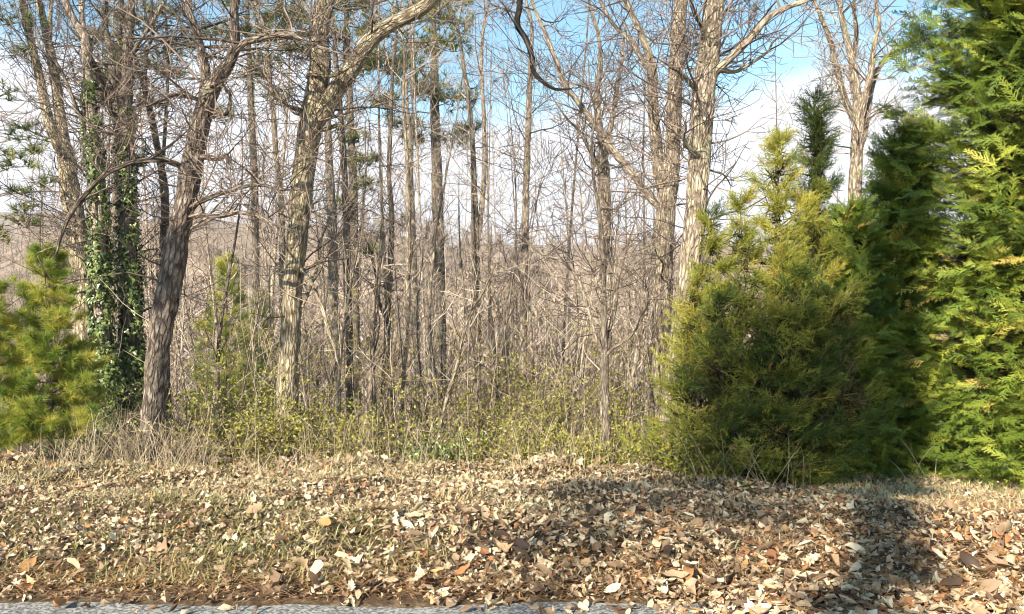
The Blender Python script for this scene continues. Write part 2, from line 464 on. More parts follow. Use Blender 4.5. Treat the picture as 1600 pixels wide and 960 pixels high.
def ground_mat():
    m, t, N, L = new_mat('ground_soil')
    geo = N('ShaderNodeNewGeometry')
    n1 = N('ShaderNodeTexNoise'); n1.inputs['Scale'].default_value = 14; n1.inputs['Detail'].default_value = 8; n1.inputs['Roughness'].default_value = 0.7
    L(geo.outputs['Position'], n1.inputs['Vector'])
    r = N('ShaderNodeValToRGB'); ramp(r, [(0.32, (0.045, 0.028, 0.02)), (0.5, (0.13, 0.085, 0.05)), (0.68, (0.28, 0.20, 0.12))])
    L(n1.outputs['Fac'], r.inputs[0])
    n2 = N('ShaderNodeTexNoise'); n2.inputs['Scale'].default_value = 0.05; n2.inputs['Detail'].default_value = 8
    L(geo.outputs['Position'], n2.inputs['Vector'])
    r2 = N('ShaderNodeValToRGB'); ramp(r2, [(0.35, (0.19, 0.135, 0.10)), (0.65, (0.34, 0.26, 0.20))])
    L(n2.outputs['Fac'], r2.inputs[0])
    sp = N('ShaderNodeSeparateXYZ'); L(geo.outputs['Position'], sp.inputs[0])
    mr = N('ShaderNodeMapRange'); mr.inputs['From Min'].default_value = 30; mr.inputs['From Max'].default_value = 90
    L(sp.outputs['Y'], mr.inputs['Value'])
    mx = N('ShaderNodeMixRGB'); L(mr.outputs[0], mx.inputs[0]); L(r.outputs[0], mx.inputs[1]); L(r2.outputs[0], mx.inputs[2])
    b = N('ShaderNodeBsdfPrincipled'); b.inputs['Roughness'].default_value = 0.95; b.inputs['Specular IOR Level'].default_value = 0.1
    L(mx.outputs[0], b.inputs['Base Color'])
    bp = N('ShaderNodeBump'); bp.inputs['Distance'].default_value = 0.03; L(n1.outputs['Fac'], bp.inputs['Height']); L(bp.outputs[0], b.inputs['Normal'])
    o = N('ShaderNodeOutputMaterial'); L(b.outputs[0], o.inputs[0])
    return m


def road_mat():
    m, t, N, L = new_mat('asphalt')
    geo = N('ShaderNodeNewGeometry')
    v = N('ShaderNodeTexVoronoi'); v.inputs['Scale'].default_value = 75; L(geo.outputs['Position'], v.inputs['Vector'])
    r = N('ShaderNodeValToRGB'); ramp(r, [(0.0, (0.07, 0.067, 0.062)), (0.45, (0.20, 0.19, 0.175)), (1.0, (0.44, 0.42, 0.38))])
    sx = N('ShaderNodeSeparateColor'); L(v.outputs['Color'], sx.inputs[0]); L(sx.outputs[0], r.inputs[0])
    n = N('ShaderNodeTexNoise'); n.inputs['Scale'].default_value = 2.5; n.inputs['Detail'].default_value = 6; L(geo.outputs['Position'], n.inputs['Vector'])
    mr = N('ShaderNodeMapRange'); mr.inputs['To Min'].default_value = 0.7; mr.inputs['To Max'].default_value = 1.3; L(n.outputs['Fac'], mr.inputs['Value'])
    hs = N('ShaderNodeHueSaturation'); L(mr.outputs[0], hs.inputs['Value']); L(r.outputs[0], hs.inputs['Color'])
    b = N('ShaderNodeBsdfPrincipled'); b.inputs['Roughness'].default_value = 0.85
    L(hs.outputs[0], b.inputs['Base Color'])
    bp = N('ShaderNodeBump'); bp.inputs['Strength'].default_value = 0.15; bp.inputs['Distance'].default_value = 0.002; L(v.outputs['Distance'], bp.inputs['Height']); L(bp.outputs[0], b.inputs['Normal'])
    o = N('ShaderNodeOutputMaterial'); L(b.outputs[0], o.inputs[0])
    return m


M['ground'] = ground_mat()
M['road'] = road_mat()

# ------------------------------------------------------------------ the setting
ys = np.concatenate([[-80, -40, -20, -12, -8, -6, -4.5], np.arange(-3.5, 4.0, 0.75), np.arange(4.0, 13, 0.11), np.geomspace(13, 420, 90), np.geomspace(430, 3200, 36)])
us = np.linspace(-1, 1, 230)
Wd = np.where(ys > 0, 16 + 1.0 * ys, 40 + 0 * ys)
Wd = np.where((ys > 0) & (ys < 24), np.maximum(Wd, 40 - 0 * ys), Wd)
us = np.sign(us) * np.abs(us) ** 1.5
X = us[None, :] * Wd[:, None]; Yg = np.broadcast_to(ys[:, None], X.shape)
Z = H(X, Yg)
V = np.stack([X, Yg, Z], -1).reshape(-1, 3)
nr, nc = X.shape
i = np.arange(nr - 1)[:, None]; k = np.arange(nc - 1)[None, :]
Q = np.stack([i * nc + k, i * nc + k + 1, (i + 1) * nc + k + 1, (i + 1) * nc + k], -1).reshape(-1, 4)
ground = link('ground', make_mesh('ground', V, [Q], M['ground']), kind='structure')

# road: a ragged near edge towards the bank
xs = np.linspace(-40, 40, 900)
edge = 4.235 + 0.03 * np.sin(xs * 1.7) + 0.02 * np.sin(xs * 5.1 + 1) + rng.normal(0, 0.008, len(xs)) - 0.10 * ss(2.0, 2.6, xs)
top = np.stack([xs, edge, 0 * xs + 0.004], -1)
cols = [np.stack([xs, edge + 0.01, 0 * xs - 0.06], -1), top] + [np.stack([xs, 0 * xs + yy, 0 * xs + 0.004 + 0.05 * (1 - ((yy - 0.4) / 3.9) ** 2)], -1) for yy in (3.9, 2.5, 0.4, -1.6, -3.4)]
V = np.concatenate(cols); n = len(xs); m_ = len(cols)
i = np.arange(m_ - 1)[:, None]; k = np.arange(n - 1)[None, :]
Q = np.stack([i * n + k + 1, i * n + k, (i + 1) * n + k, (i + 1) * n + k + 1], -1).reshape(-1, 4)
link('road', make_mesh('road', V, [Q[:, ::-1]], M['road'], smooth=False), kind='structure')


# ------------------------------------------------------------------ trees traced where they stand
def stem_rows(pts, Y, dy=0.0, base=False, grow_up=0.0, wk=1.0):
    rows = []
    n = len(pts)
    for j, (px, py, w) in enumerate(pts):
        yy = Y + dy * j / max(1, n - 1)
        p = P(px, py, yy)
        rows.append([*p, wk * w / F * yy / 2])
    if base:
        rows[0][2] = h1(rows[0][0], rows[0][1]) - 0.06
    if grow_up:
        a, b = np.array(rows[-2]), np.array(rows[-1])
        d = (b - a)[:3]; d /= np.linalg.norm(d)
        for q in (0.35, 0.7, 1.0):
            d2 = d + np.array([random.gauss(0, .15), random.gauss(0, .15), 0.25 * q]); d2 /= np.linalg.norm(d2)
            e = np.array(rows[-1][:3]) + d2 * grow_up * 0.34
            rows.append([*e, b[3] * (1 - 0.75 * q)])
    return rows


def traced_tree(name, label, cat, Y, trunk, limbs=(), bark='oak', twig='twig', hero=True, up=3.0, n_br=50, br_len=(0.6, 1.7), zmin=1.2, depth=2, seed=1, group=None, rtw=0.013, kids=4.0, sides=None, limb_twigs=1.0, flare=0.35, wk=1.0):
    random.seed(seed)
    tr = stem_rows(trunk, Y, 0, True, up, wk)
    base = (tr[0][0], tr[0][1], h1(tr[0][0], tr[0][1]))
    root = thing(name, label, cat, base, group)
    q = spline(tr, 0.035 if hero else 0.12)
    s = sides or (36 if hero else 12)
    link('trunk', bark_tube('trunk', q, M[bark], s, seed, base, flare=flare), root)
    stems = [(q, 1.0)]
    for lb in limbs:
        dy = lb[1] if isinstance(lb, tuple) and isinstance(lb[1], (int, float)) else 0.0
        pts = lb[0] if isinstance(lb, tuple) else lb
        g = lb[2] if isinstance(lb, tuple) and len(lb) > 2 else 1.2
        lq = spline(stem_rows(pts, Y, dy, False, g, wk), 0.04 if hero else 0.12)
        thick = lq[:, 3].max() > 0.045
        lm = M[lb[3]] if isinstance(lb, tuple) and len(lb) > 3 else M[bark]
        link('limb', bark_tube('limb', lq, lm, (24 if thick else 10) if hero else 8, seed + 17 + len(stems), base), root)
        stems.append((lq, limb_twigs))
    tb = Tubes()
    tot = sum(len(a) * w for a, w in stems)
    for a, w in stems:
        cnt = int(n_br * len(a) * w / tot)
        T = np.gradient(a[:, :3], axis=0)
        for _ in range(cnt):
            j = random.randrange(2, len(a))
            if a[j, 2] < zmin + random.random() * 0.6: continue
            az = random.uniform(0, 2 * math.pi); el = math.radians(random.uniform(-5, 55))
            d = (math.cos(az) * math.cos(el), math.sin(az) * math.cos(el), math.sin(el))
            ln = random.uniform(*br_len)
            grow(tb, a[j, :3], d, ln, min(a[j, 3] * 0.5, random.uniform(0.5, 1.2) * rtw * (ln / br_len[1] + 0.4)), depth, 0.05, 0.17, kids)
    if tb.items:
        c = link('crown', tb.mesh('crown', M[twig], base), root, 'stuff')
    return root


# the forked oak in the middle of the verge
traced_tree('oak_tree', 'thick mossy oak forking high up with one limb arching over to the right', 'tree', 10.6,
    [(447, 650, 44), (450, 600, 40), (452, 560, 38), (455, 500, 37), (459, 430, 38), (464, 380, 40), (470, 310, 42), (477, 250, 44), (486, 190, 47), (494, 150, 45), (500, 105, 40), (498, 55, 38), (507, 5, 36), (520, -60, 32), (528, -130, 28)],
    [([(488, 200, 34), (512, 165, 36), (532, 130, 35), (548, 110, 33), (572, 72, 31), (604, 42, 29), (640, 24, 27), (664, 10, 26), (682, -14, 25), (700, -60, 23)], -0.3, 1.8),
     ([(664, 8, 12), (690, -40, 14), (730, -75, 14), (775, -70, 13), (808, -30, 13), (812, 8, 12), (808, 38, 13), (822, 62, 11), (831, 88, 11), (834, 112, 10), (848, 128, 8), (866, 139, 6), (882, 140, 4)], -1.2, 0.15, 'limb_shade'),
     ([(462, 412, 9), (478, 430, 8), (492, 452, 7), (503, 480, 7), (514, 520, 6), (524, 548, 4)], -0.5, 0.3),
     ([(472, 480, 7), (486, 445, 7), (498, 410, 6), (500, 380, 5), (512, 350, 4)], 0.3, 0.5),
     ([(492, 140, 10), (482, 118, 9), (494, 116, 9), (520, 118, 8), (545, 105, 7), (560, 96, 5)], -0.5, 0.4),
     ([(482, 192, 12), (468, 172, 10), (455, 168, 8), (430, 150, 5)], -0.3, 0.5),
     ([(490, 205, 9), (510, 202, 8), (530, 195, 7), (545, 200, 5)], -0.4, 0.4),
     ([(498, 60, 12), (470, 55, 10), (430, 60, 9), (400, 64, 9), (360, 72, 7)], -0.6, 0.8)],
    'mossy', 'twig', n_br=151, seed=3, limb_twigs=1.3, wk=0.78)

# the leaning oak on the left
traced_tree('oak_tree', 'rough barked oak leaning right beside the ivy covered trunks', 'tree', 9.4,
    [(236, 700, 50), (240, 640, 41), (243, 590, 40), (250, 530, 41), (258, 480, 43), (266, 440, 42), (275, 390, 42), (285, 335, 40), (293, 300, 39), (303, 240, 38), (314, 190, 36), (326, 150, 34), (345, 118, 26), (358, 98, 22), (367, 70, 19), (366, 20, 16), (370, -60, 13)],
    [([(322, 165, 18), (322, 130, 19), (320, 105, 17), (314, 80, 15), (309, 55, 13), (296, 20, 11), (286, -10, 10)], 0.5, 1.5),
     ([(362, 90, 13), (372, 76, 14), (384, 66, 12), (400, 62, 11), (420, 57, 10), (450, 54, 9), (480, 66, 7)], -0.4, 1.0),
     ([(290, 262, 12), (283, 260, 12), (262, 252, 11), (245, 250, 10), (209, 253, 9), (186, 262, 9), (166, 272, 9), (146, 290, 9), (125, 314, 9), (110, 334, 9), (98, 360, 8), (92, 380, 6)], -0.7, 0.2),
     ([(211, 254, 7), (207, 238, 7), (205, 218, 7), (196, 213, 6), (170, 208, 6), (150, 203, 5), (130, 185, 4)], -0.2, 0.8),
     ([(296, 326, 10), (308, 318, 10), (333, 307, 9), (360, 298, 8), (400, 289, 7), (440, 296, 5)], -0.8, 0.6),
     ([(292, 340, 8), (312, 336, 9), (345, 338, 8), (375, 332, 8), (405, 338, 8), (432, 352, 5)], -0.9, 0.4),
     ([(304, 245, 10), (322, 246, 12), (340, 248, 11), (354, 243, 9), (357, 254, 7)], -0.2, 0.05),
     ([(322, 160, 9), (308, 155, 8), (290, 151, 8), (268, 149, 7), (250, 158, 6), (240, 162, 4)], -0.5, 0.4),
     ([(325, 188, 6), (340, 180, 7), (356, 176, 7), (360, 150, 6), (354, 140, 5)], -0.2, 0.3)],
    'oak', 'twig', n_br=185, seed=5, limb_twigs=1.5, wk=0.82)

# the big pair on the right
traced_tree('oak_tree', 'tallest thick trunk on the far side of the yellow green juniper', 'tree', 10.2,
    [(1042, 742, 52), (1045, 700, 45), (1049, 650, 42), (1058, 570, 42), (1068, 490, 41), (1078, 410, 41), (1086, 340, 41), (1091, 280, 42), (1094, 230, 42), (1098, 170, 44), (1103, 120, 44), (1109, 70, 40), (1115, 20, 38), (1122, -60, 34), (1128, -120, 28)],
    [([(1112, 118, 18), (1124, 106, 17), (1142, 90, 14), (1160, 73, 14), (1180, 52, 13), (1196, 32, 11), (1220, 16, 10), (1262, 0, 8), (1300, -14, 7)], -0.6, 1.2),
     ([(1114, 108, 12), (1111, 80, 10), (1104, 55, 9), (1093, 35, 9), (1083, 15, 8), (1080, -10, 8), (1090, -60, 6)], -0.5, 0.8),
     ([(1100, 262, 12), (1092, 245, 11), (1075, 230, 9), (1068, 215, 7), (1072, 200, 5)], -0.5, 0.2),
     ([(1096, 140, 10), (1084, 136, 10), (1072, 122, 9), (1060, 112, 7), (1048, 106, 5)], -0.5, 0.4),
     ([(1106, 130, 9), (1122, 112, 8), (1150, 112, 7), (1180, 95, 6), (1200, 80, 5)], 0.8, 0.8)],
    'poplar', 'twig', n_br=185, seed=8, limb_twigs=1.4, zmin=2.0, wk=0.8)

traced_tree('bare_tree', 'pale twin stemmed tree left of the tallest thick trunk', 'tree', 13.0,
    [(1030, 720, 36), (1032, 600, 34), (1035, 480, 33), (1037, 400, 33), (1040, 330, 33), (1046, 280, 31), (1051, 230, 27), (1054, 150, 25), (1057, 90, 24), (1062, 30, 23), (1068, -40, 20)],
    [([(1040, 330, 20), (1030, 260, 20), (1022, 190, 19), (1019, 140, 17), (1018, 100, 15), (1008, 70, 12), (997, 42, 11), (985, 18, 10), (974, -10, 9)], 0.6, 1.5),
     ([(1036, 330, 13), (1012, 305, 12), (985, 268, 12), (958, 236, 13), (940, 208, 12), (920, 182, 11), (900, 155, 10), (883, 132, 9), (868, 92, 8), (852, 52, 7), (838, 20, 6)], 0.8, 1.0),
     ([(1020, 120, 9), (1008, 100, 9), (985, 65, 8), (960, 40, 7), (948, 20, 6), (935, -5, 5)], 0.5, 0.8)],
    'poplar', 'twig', n_br=151, seed=10, limb_twigs=1.3, wk=0.88)

traced_tree('bare_tree', 'stout pale trunk standing behind the slender forked sapling', 'tree', 16.0,
    [(945, 700, 30), (946, 560, 28), (946, 450, 27), (946, 370, 27), (944, 300, 27), (942, 250, 24), (938, 205, 15), (932, 150, 12), (938, 100, 9), (934, 50, 7)],
    [([(942, 262, 14), (950, 215, 13), (958, 180, 11), (964, 140, 9), (972, 95, 7)], 0.5, 1.0), ([(940, 270, 10), (922, 235, 9), (905, 205, 7), (890, 190, 5)], -0.5, 0.8)],
    'poplar', 'twig', n_br=117, seed=12, up=2, wk=0.72)

traced_tree('bare_tree', 'slender forked sapling at the crest in front of the stout pale trunk', 'sapling', 9.6,
    [(949, 712, 14), (947, 650, 12), (945, 600, 12), (944, 560, 13), (944, 520, 11), (943, 460, 9), (941, 390, 8), (936, 330, 6), (928, 280, 5), (925, 220, 4)],
    [([(944, 556, 8), (932, 530, 6), (918, 480, 6), (905, 440, 5), (880, 410, 5), (845, 396, 4), (815, 370, 3)], -0.6, 0.4),
     ([(944, 540, 6), (960, 490, 5), (968, 430, 4), (985, 370, 3)], 0.4, 0.5),
     ([(944, 560, 6), (958, 545, 5), (990, 520, 4), (1010, 480, 3)], -0.3, 0.3),
     ([(942, 470, 5), (925, 420, 4), (915, 370, 3), (908, 320, 3)], 0.3, 0.4)],
    'slim', 'twig', n_br=117, seed=14, br_len=(0.4, 1.2), rtw=0.008, up=1.0, zmin=0.9, sides=16)

# left group
traced_tree('bare_tree', 'pale forked trunk left of the ivy covered pair', 'tree', 14.0,
    [(134, 700, 40), (133, 560, 36), (130, 470, 32), (124, 400, 30), (116, 340, 29), (108, 290, 28), (104, 250, 25), (98, 215, 18), (90, 150, 15), (82, 100, 14), (72, 50, 12), (60, 0, 10), (50, -50, 9)],
    [([(104, 250, 18), (88, 222, 15), (76, 190, 14), (64, 130, 13), (52, 80, 11), (40, 30, 11), (32, -10, 10)], -0.4, 1.5),
     ([(88, 130, 8), (78, 80, 7), (78, 40, 6), (80, 0, 5)], 0.5, 0.8)],
    'mossy', 'twig', n_br=135, seed=16)

IVY1 = [(168, 660, 24), (164, 600, 23), (160, 520, 22), (156, 420, 21), (153, 340, 20), (148, 260, 19), (141, 180, 16), (137, 120, 15), (134, 60, 14), (120, 40, 12), (108, 15, 10), (95, -20, 8)]
IVY2 = [(208, 660, 24), (206, 600, 24), (205, 520, 23), (203, 430, 23), (200, 350, 22), (197, 270, 21), (196, 200, 20), (198, 140, 18), (199, 90, 15), (204, 30, 12), (206, -40, 10)]
traced_tree('bare_tree', 'ivy clad trunk nearest the young pines, its crown bare', 'tree', 11.6, IVY1,
    [([(134, 66, 9), (128, 30, 8), (128, 0, 8), (130, -40, 6)], 0.3, 1.0), ([(141, 90, 7), (152, 110, 8), (166, 140, 8), (172, 170, 7), (180, 190, 5)], 0.6, 0.5),
     ([(136, 210, 6), (120, 170, 6), (100, 120, 5), (80, 85, 4)], -0.5, 0.8)], 'slim', 'darktwig', n_br=135, seed=18)
traced_tree('bare_tree', 'ivy clad trunk beside the leaning oak, dark near its top', 'tree', 12.0, IVY2,
    [([(196, 220, 12), (188, 210, 13), (180, 170, 12), (176, 120, 11), (172, 80, 9), (165, 40, 7)], 0.6, 1.2), ([(199, 100, 8), (215, 70, 7), (235, 40, 6), (252, 10, 5)], -0.4, 0.8)],
    'dark', 'darktwig', n_br=135, seed=20)
traced_tree('bare_tree', 'thin dark curving trunk between the ivy and the leaning oak', 'tree', 12.6,
    [(262, 660, 14), (258, 540, 13), (256, 400, 13), (258, 320, 12), (252, 260, 11), (244, 220, 10), (236, 180, 10), (226, 138, 9), (212, 95, 8), (200, 58, 7), (190, 0, 6), (186, -40, 5)],
    [([(254, 270, 6), (258, 200, 5), (262, 120, 5), (260, 40, 4)], 0.4, 0.8), ([(228, 140, 5), (228, 90, 5), (240, 50, 4)], -0.3, 0.8)], 'dark', 'darktwig', hero=True, sides=14, n_br=117, seed=22, rtw=0.010)

# behind the middle oak
traced_tree('bare_tree', 'straight pale trunk close behind the thick mossy oak', 'tree', 17.0,
    [(526, 690, 22), (523, 560, 21), (521, 450, 20), (519, 360, 19), (516, 290, 17), (513, 220, 14), (511, 160, 12), (508, 80, 9)], [], 'slim', 'pinktwig', hero=False, wk=0.8, sides=16, n_br=83, seed=24)
traced_tree('bare_tree', 'darker straight trunk with a snarl of brown twigs behind the mossy oak', 'tree', 17.6,
    [(548, 690, 16), (546, 560, 15), (543, 450, 15), (541, 350, 14), (538, 270, 12), (534, 200, 11), (528, 140, 9), (522, 60, 7)], [], 'dark', 'pinktwig', hero=False, wk=0.8, sides=16, n_br=151, br_len=(0.5, 1.3), seed=26, zmin=3.0, kids=5)
traced_tree('bare_tree', 'wavering dark thin trunk right of the straight pale one', 'tree', 18.0,
    [(602, 690, 16), (601, 600, 15), (605, 540, 14), (606, 480, 13), (610, 420, 12), (612, 340, 11), (608, 270, 9), (611, 180, 8), (614, 100, 6)],
    [([(604, 500, 7), (592, 470, 7), (590, 440, 6), (580, 400, 5)], 0.3, 0.8)], 'dark', 'twig', hero=False, wk=0.8, n_br=101, seed=28)
traced_tree('bare_tree', 'white barked leaning stem between two thin dark trunks', 'tree', 16.5,
    [(624, 700, 13), (628, 600, 13), (634, 520, 12), (637, 440, 11), (638, 350, 10), (636, 250, 8), (630, 160, 6), (632, 90, 4)], [], 'poplar', 'pinktwig', hero=False, wk=0.8, n_br=75, seed=30)
traced_tree('bare_tree', 'thin straight grey trunk left of the dark tall pine', 'tree', 21.0,
    [(652, 690, 12), (650, 560, 12), (647, 420, 11), (644, 320, 9), (640, 220, 8), (634, 120, 6)], [], 'slim', 'pinktwig', hero=False, wk=0.8, n_br=75, seed=32)
traced_tree('bare_tree', 'close pair of slim trunks right of the dark tall pine', 'tree', 20.0,
    [(745, 690, 18), (745, 560, 17), (744, 450, 16), (742, 350, 14), (740, 260, 11), (735, 180, 9), (724, 100, 8), (714, 40, 6)],
    [([(744, 400, 10), (752, 330, 10), (757, 260, 9), (756, 180, 8), (752, 100, 7), (756, 40, 5)], 0.4, 1.0)], 'slim', 'pinktwig', hero=False, wk=0.8, n_br=151, seed=34)
traced_tree('bare_tree', 'lone straight slender tree under the dangling dark branch', 'tree', 14.5,
    [(816, 690, 13), (817, 560, 12), (819, 450, 11), (821, 350, 11), (823, 260, 10), (826, 180, 9), (828, 110, 7), (831, 40, 5)], [], 'slim', 'twig', hero=True, sides=12, n_br=135, seed=36, br_len=(0.6, 1.6), rtw=0.009)
traced_tree('bare_tree', 'pale many forked tree rising behind the conifers', 'tree', 14.5,
    [(1330, 720, 24), (1331, 560, 22), (1333, 420, 21), (1335, 320, 20), (1338, 250, 19), (1341, 180, 16), (1337, 130, 13), (1330, 90, 11), (1318, 40, 9), (1308, -10, 7)],
    [([(1340, 200, 10), (1322, 160, 10), (1308, 110, 9), (1296, 60, 8), (1280, 20, 6)], 0.5, 1.0),
     ([(1342, 190, 10), (1352, 150, 10), (1362, 110, 9), (1366, 70, 7), (1374, 36, 6)], -0.4, 1.0),
     ([(1338, 250, 9), (1352, 200, 9), (1364, 130, 8), (1384, 90, 6), (1400, 80, 5)], 0.4, 0.8),
     ([(1338, 160, 9), (1330, 110, 8), (1338, 60, 7), (1334, 10, 5)], 0.3, 0.8)], 'poplar', 'pinktwig', n_br=202, seed=38, sides=20, zmin=2.5)
traced_tree('bare_tree', 'thin grey trunk leaning left behind the leaning oak', 'tree', 19.0,
    [(446, 690, 14), (442, 500, 13), (440, 330, 12), (432, 250, 11), (427, 180, 10), (420, 110, 8), (412, 40, 6)], [], 'slim', 'pinktwig', hero=False, wk=0.8, n_br=101, seed=40)
traced_tree('fallen_stem', 'pale bent sapling stem leaning out over the brush', 'sapling', 11.0,
    [(676, 668, 6), (696, 630, 6), (712, 580, 6), (722, 530, 5), (736, 490, 5), (752, 462, 4)], [], 'poplar', 'pinktwig', hero=False, sides=8, n_br=14, br_len=(0.3, 0.8), seed=42, up=0.5, zmin=0.4, flare=0)


# ------------------------------------------------------------------ leaf shapes
def rhomb(vs, qs, a, d, ln, w, z=0.0, nrm=(0, 0, 1)):
    a = np.asarray(a, float); d = np.asarray(d, float); d = d / np.linalg.norm(d)
    s = np.cross(nrm, d); s /= np.linalg.norm(s) + 1e-9
    b = len(vs)
    vs.extend([a, a + d * ln * 0.45 - s * w / 2, a + d * ln, a + d * ln * 0.45 + s * w / 2])
    qs.append((b, b + 1, b + 2, b + 3))


def blade(vs, ts, a, d, ln, w, nrm=(0, 0, 1)):
    a = np.asarray(a, float); d = np.asarray(d, float); d = d / np.linalg.norm(d)
    s = np.cross(nrm, d); s /= np.linalg.norm(s) + 1e-9
    b = len(vs)
    vs.extend([a - s * w / 2, a + s * w / 2, a + d * ln])
    ts.append((b, b + 1, b + 2))


def flat_spray(seed, nb=10, side=0.28, ang=38, w=0.036, droop=0.22, sub=True):
    """a flat feathery scale-leaf spray, length 1 along +X"""
    r = random.Random(seed)
    vs, qs = [], []
    blade(vs, qs, (0, 0, 0), (1, 0, 0), 1.0, w * 0.9)
    for j in range(nb):
        t = 0.06 + 0.88 * (j + r.uniform(-.2, .2)) / nb
        for sg in (-1, 1):
            if r.random() < 0.06: continue
            ln = side * (1 - t) ** 0.75 + 0.07
            ln *= r.uniform(0.75, 1.15)
            a = math.radians(ang + r.uniform(-9, 9))
            d = np.array([math.cos(a), sg * math.sin(a), r.uniform(-.12, .12)])
            blade(vs, qs, (t, 0, 0), d, ln, w)
            if sub and ln > 0.13:
                for m in range(int(ln / 0.075)):
                    tt = 0.25 + 0.65 * m / max(1, int(ln / 0.075))
                    sg2 = 1 if m % 2 else -1
                    a2 = a + sg2 * math.radians(38)
                    d2 = np.array([math.cos(a2), sg * math.sin(a2), r.uniform(-.2, .2)])
                    blade(vs, qs, np.array([t, 0, 0]) + d * ln * tt, d2, 0.075 * r.uniform(.7, 1.2), w * 0.8)
    V = np.array(vs); V[:, 2] -= droop * V[:, 0] ** 2
    return V, [np.array(qs)]


def feather_spray(seed, nb=13, w=0.026):
    """a loose plume of fine shoots, length 1 along +X"""
    r = random.Random(seed)
    vs, qs = [], []
    blade(vs, qs, (0, 0, 0), (1, 0, 0), 1.0, w)
    for j in range(nb):
        t = 0.05 + 0.9 * j / nb
        a = math.radians(r.uniform(22, 48)); az = r.uniform(0, 2 * math.pi)
        ln = (0.42 * (1 - t) + 0.12) * r.uniform(.7, 1.2)
        d = np.array([math.cos(a), math.sin(a) * math.cos(az), math.sin(a) * math.sin(az)])
        nn = np.array([r.gauss(0, 1), r.gauss(0, 1), r.gauss(0, 1)])
        blade(vs, qs, (t, 0, 0), d, ln, w, nrm=nn)
        for m in range(3):
            d2 = d + np.array([r.gauss(0, .35), r.gauss(0, .35), r.gauss(0, .35)])
            blade(vs, qs, np.array([t, 0, 0]) + d * ln * (0.3 + 0.22 * m), d2, 0.13 * r.uniform(.7, 1.3), w * 0.9, nrm=nn)
    return np.array(vs), [np.array(qs)]


def needle_tuft(seed, n=26, w=0.03, lo=18, hi=62):
    r = random.Random(seed)
    vs, ts = [], []
    for _ in range(n):
        a = math.radians(r.uniform(lo, hi)); az = r.uniform(0, 2 * math.pi)
        d = np.array([math.cos(a), math.sin(a) * math.cos(az), math.sin(a) * math.sin(az)])
        s = np.cross(d, (r.gauss(0, 1), r.gauss(0, 1), r.gauss(0, 1))); s /= np.linalg.norm(s)
        o = np.array([r.uniform(-0.35, 0.15), 0, 0]); ln = r.uniform(.75, 1.1)
        b = len(vs); vs.extend([o - s * w / 2, o + s * w / 2, o + d * ln]); ts.append((b, b + 1, b + 2))
    return np.array(vs), [np.array(ts)]


def small_leaf(seed, w=0.55):
    """a folded ovate leaf, length 1 along +X: 4 triangles"""
    r = random.Random(seed); f = r.uniform(0.05, 0.25); c = r.uniform(-.2, .1)
    V = np.array([(0, 0, 0), (0.4, -w / 2, f), (1, 0, c), (0.4, w / 2, f), (0.45, 0, 0)])
    return V, [np.array([(0, 1, 4), (1, 2, 4), (2, 3, 4), (3, 0, 4)])]


def ivy_leaf(seed):
    r = random.Random(seed)
    o = [(0, 0), (-.05, -.35), (.2, -.5), (.4, -.26), (1, 0), (.4, .26), (.2, .5), (-.05, .35)]
    V = np.array([(x, y, r.uniform(-.06, .06) - 0.15 * x * x) for x, y in o] + [(.25, 0, .06)])
    return V, [np.array([(j, (j + 1) % 8, 8) for j in range(8)])]


SPRAY = [flat_spray(s) for s in range(6)]
PLUME = [feather_spray(s) for s in range(6)]
TUFT = [needle_tuft(s) for s in range(5)]
FTUFT = [needle_tuft(s + 50, 20, 0.075, 15, 80) for s in range(5)]
ITUFT = [needle_tuft(s + 80, 9, 0.11, 20, 120) for s in range(4)]
SLEAF = [small_leaf(s) for s in range(5)]
ILEAF = [ivy_leaf(s) for s in range(4)]


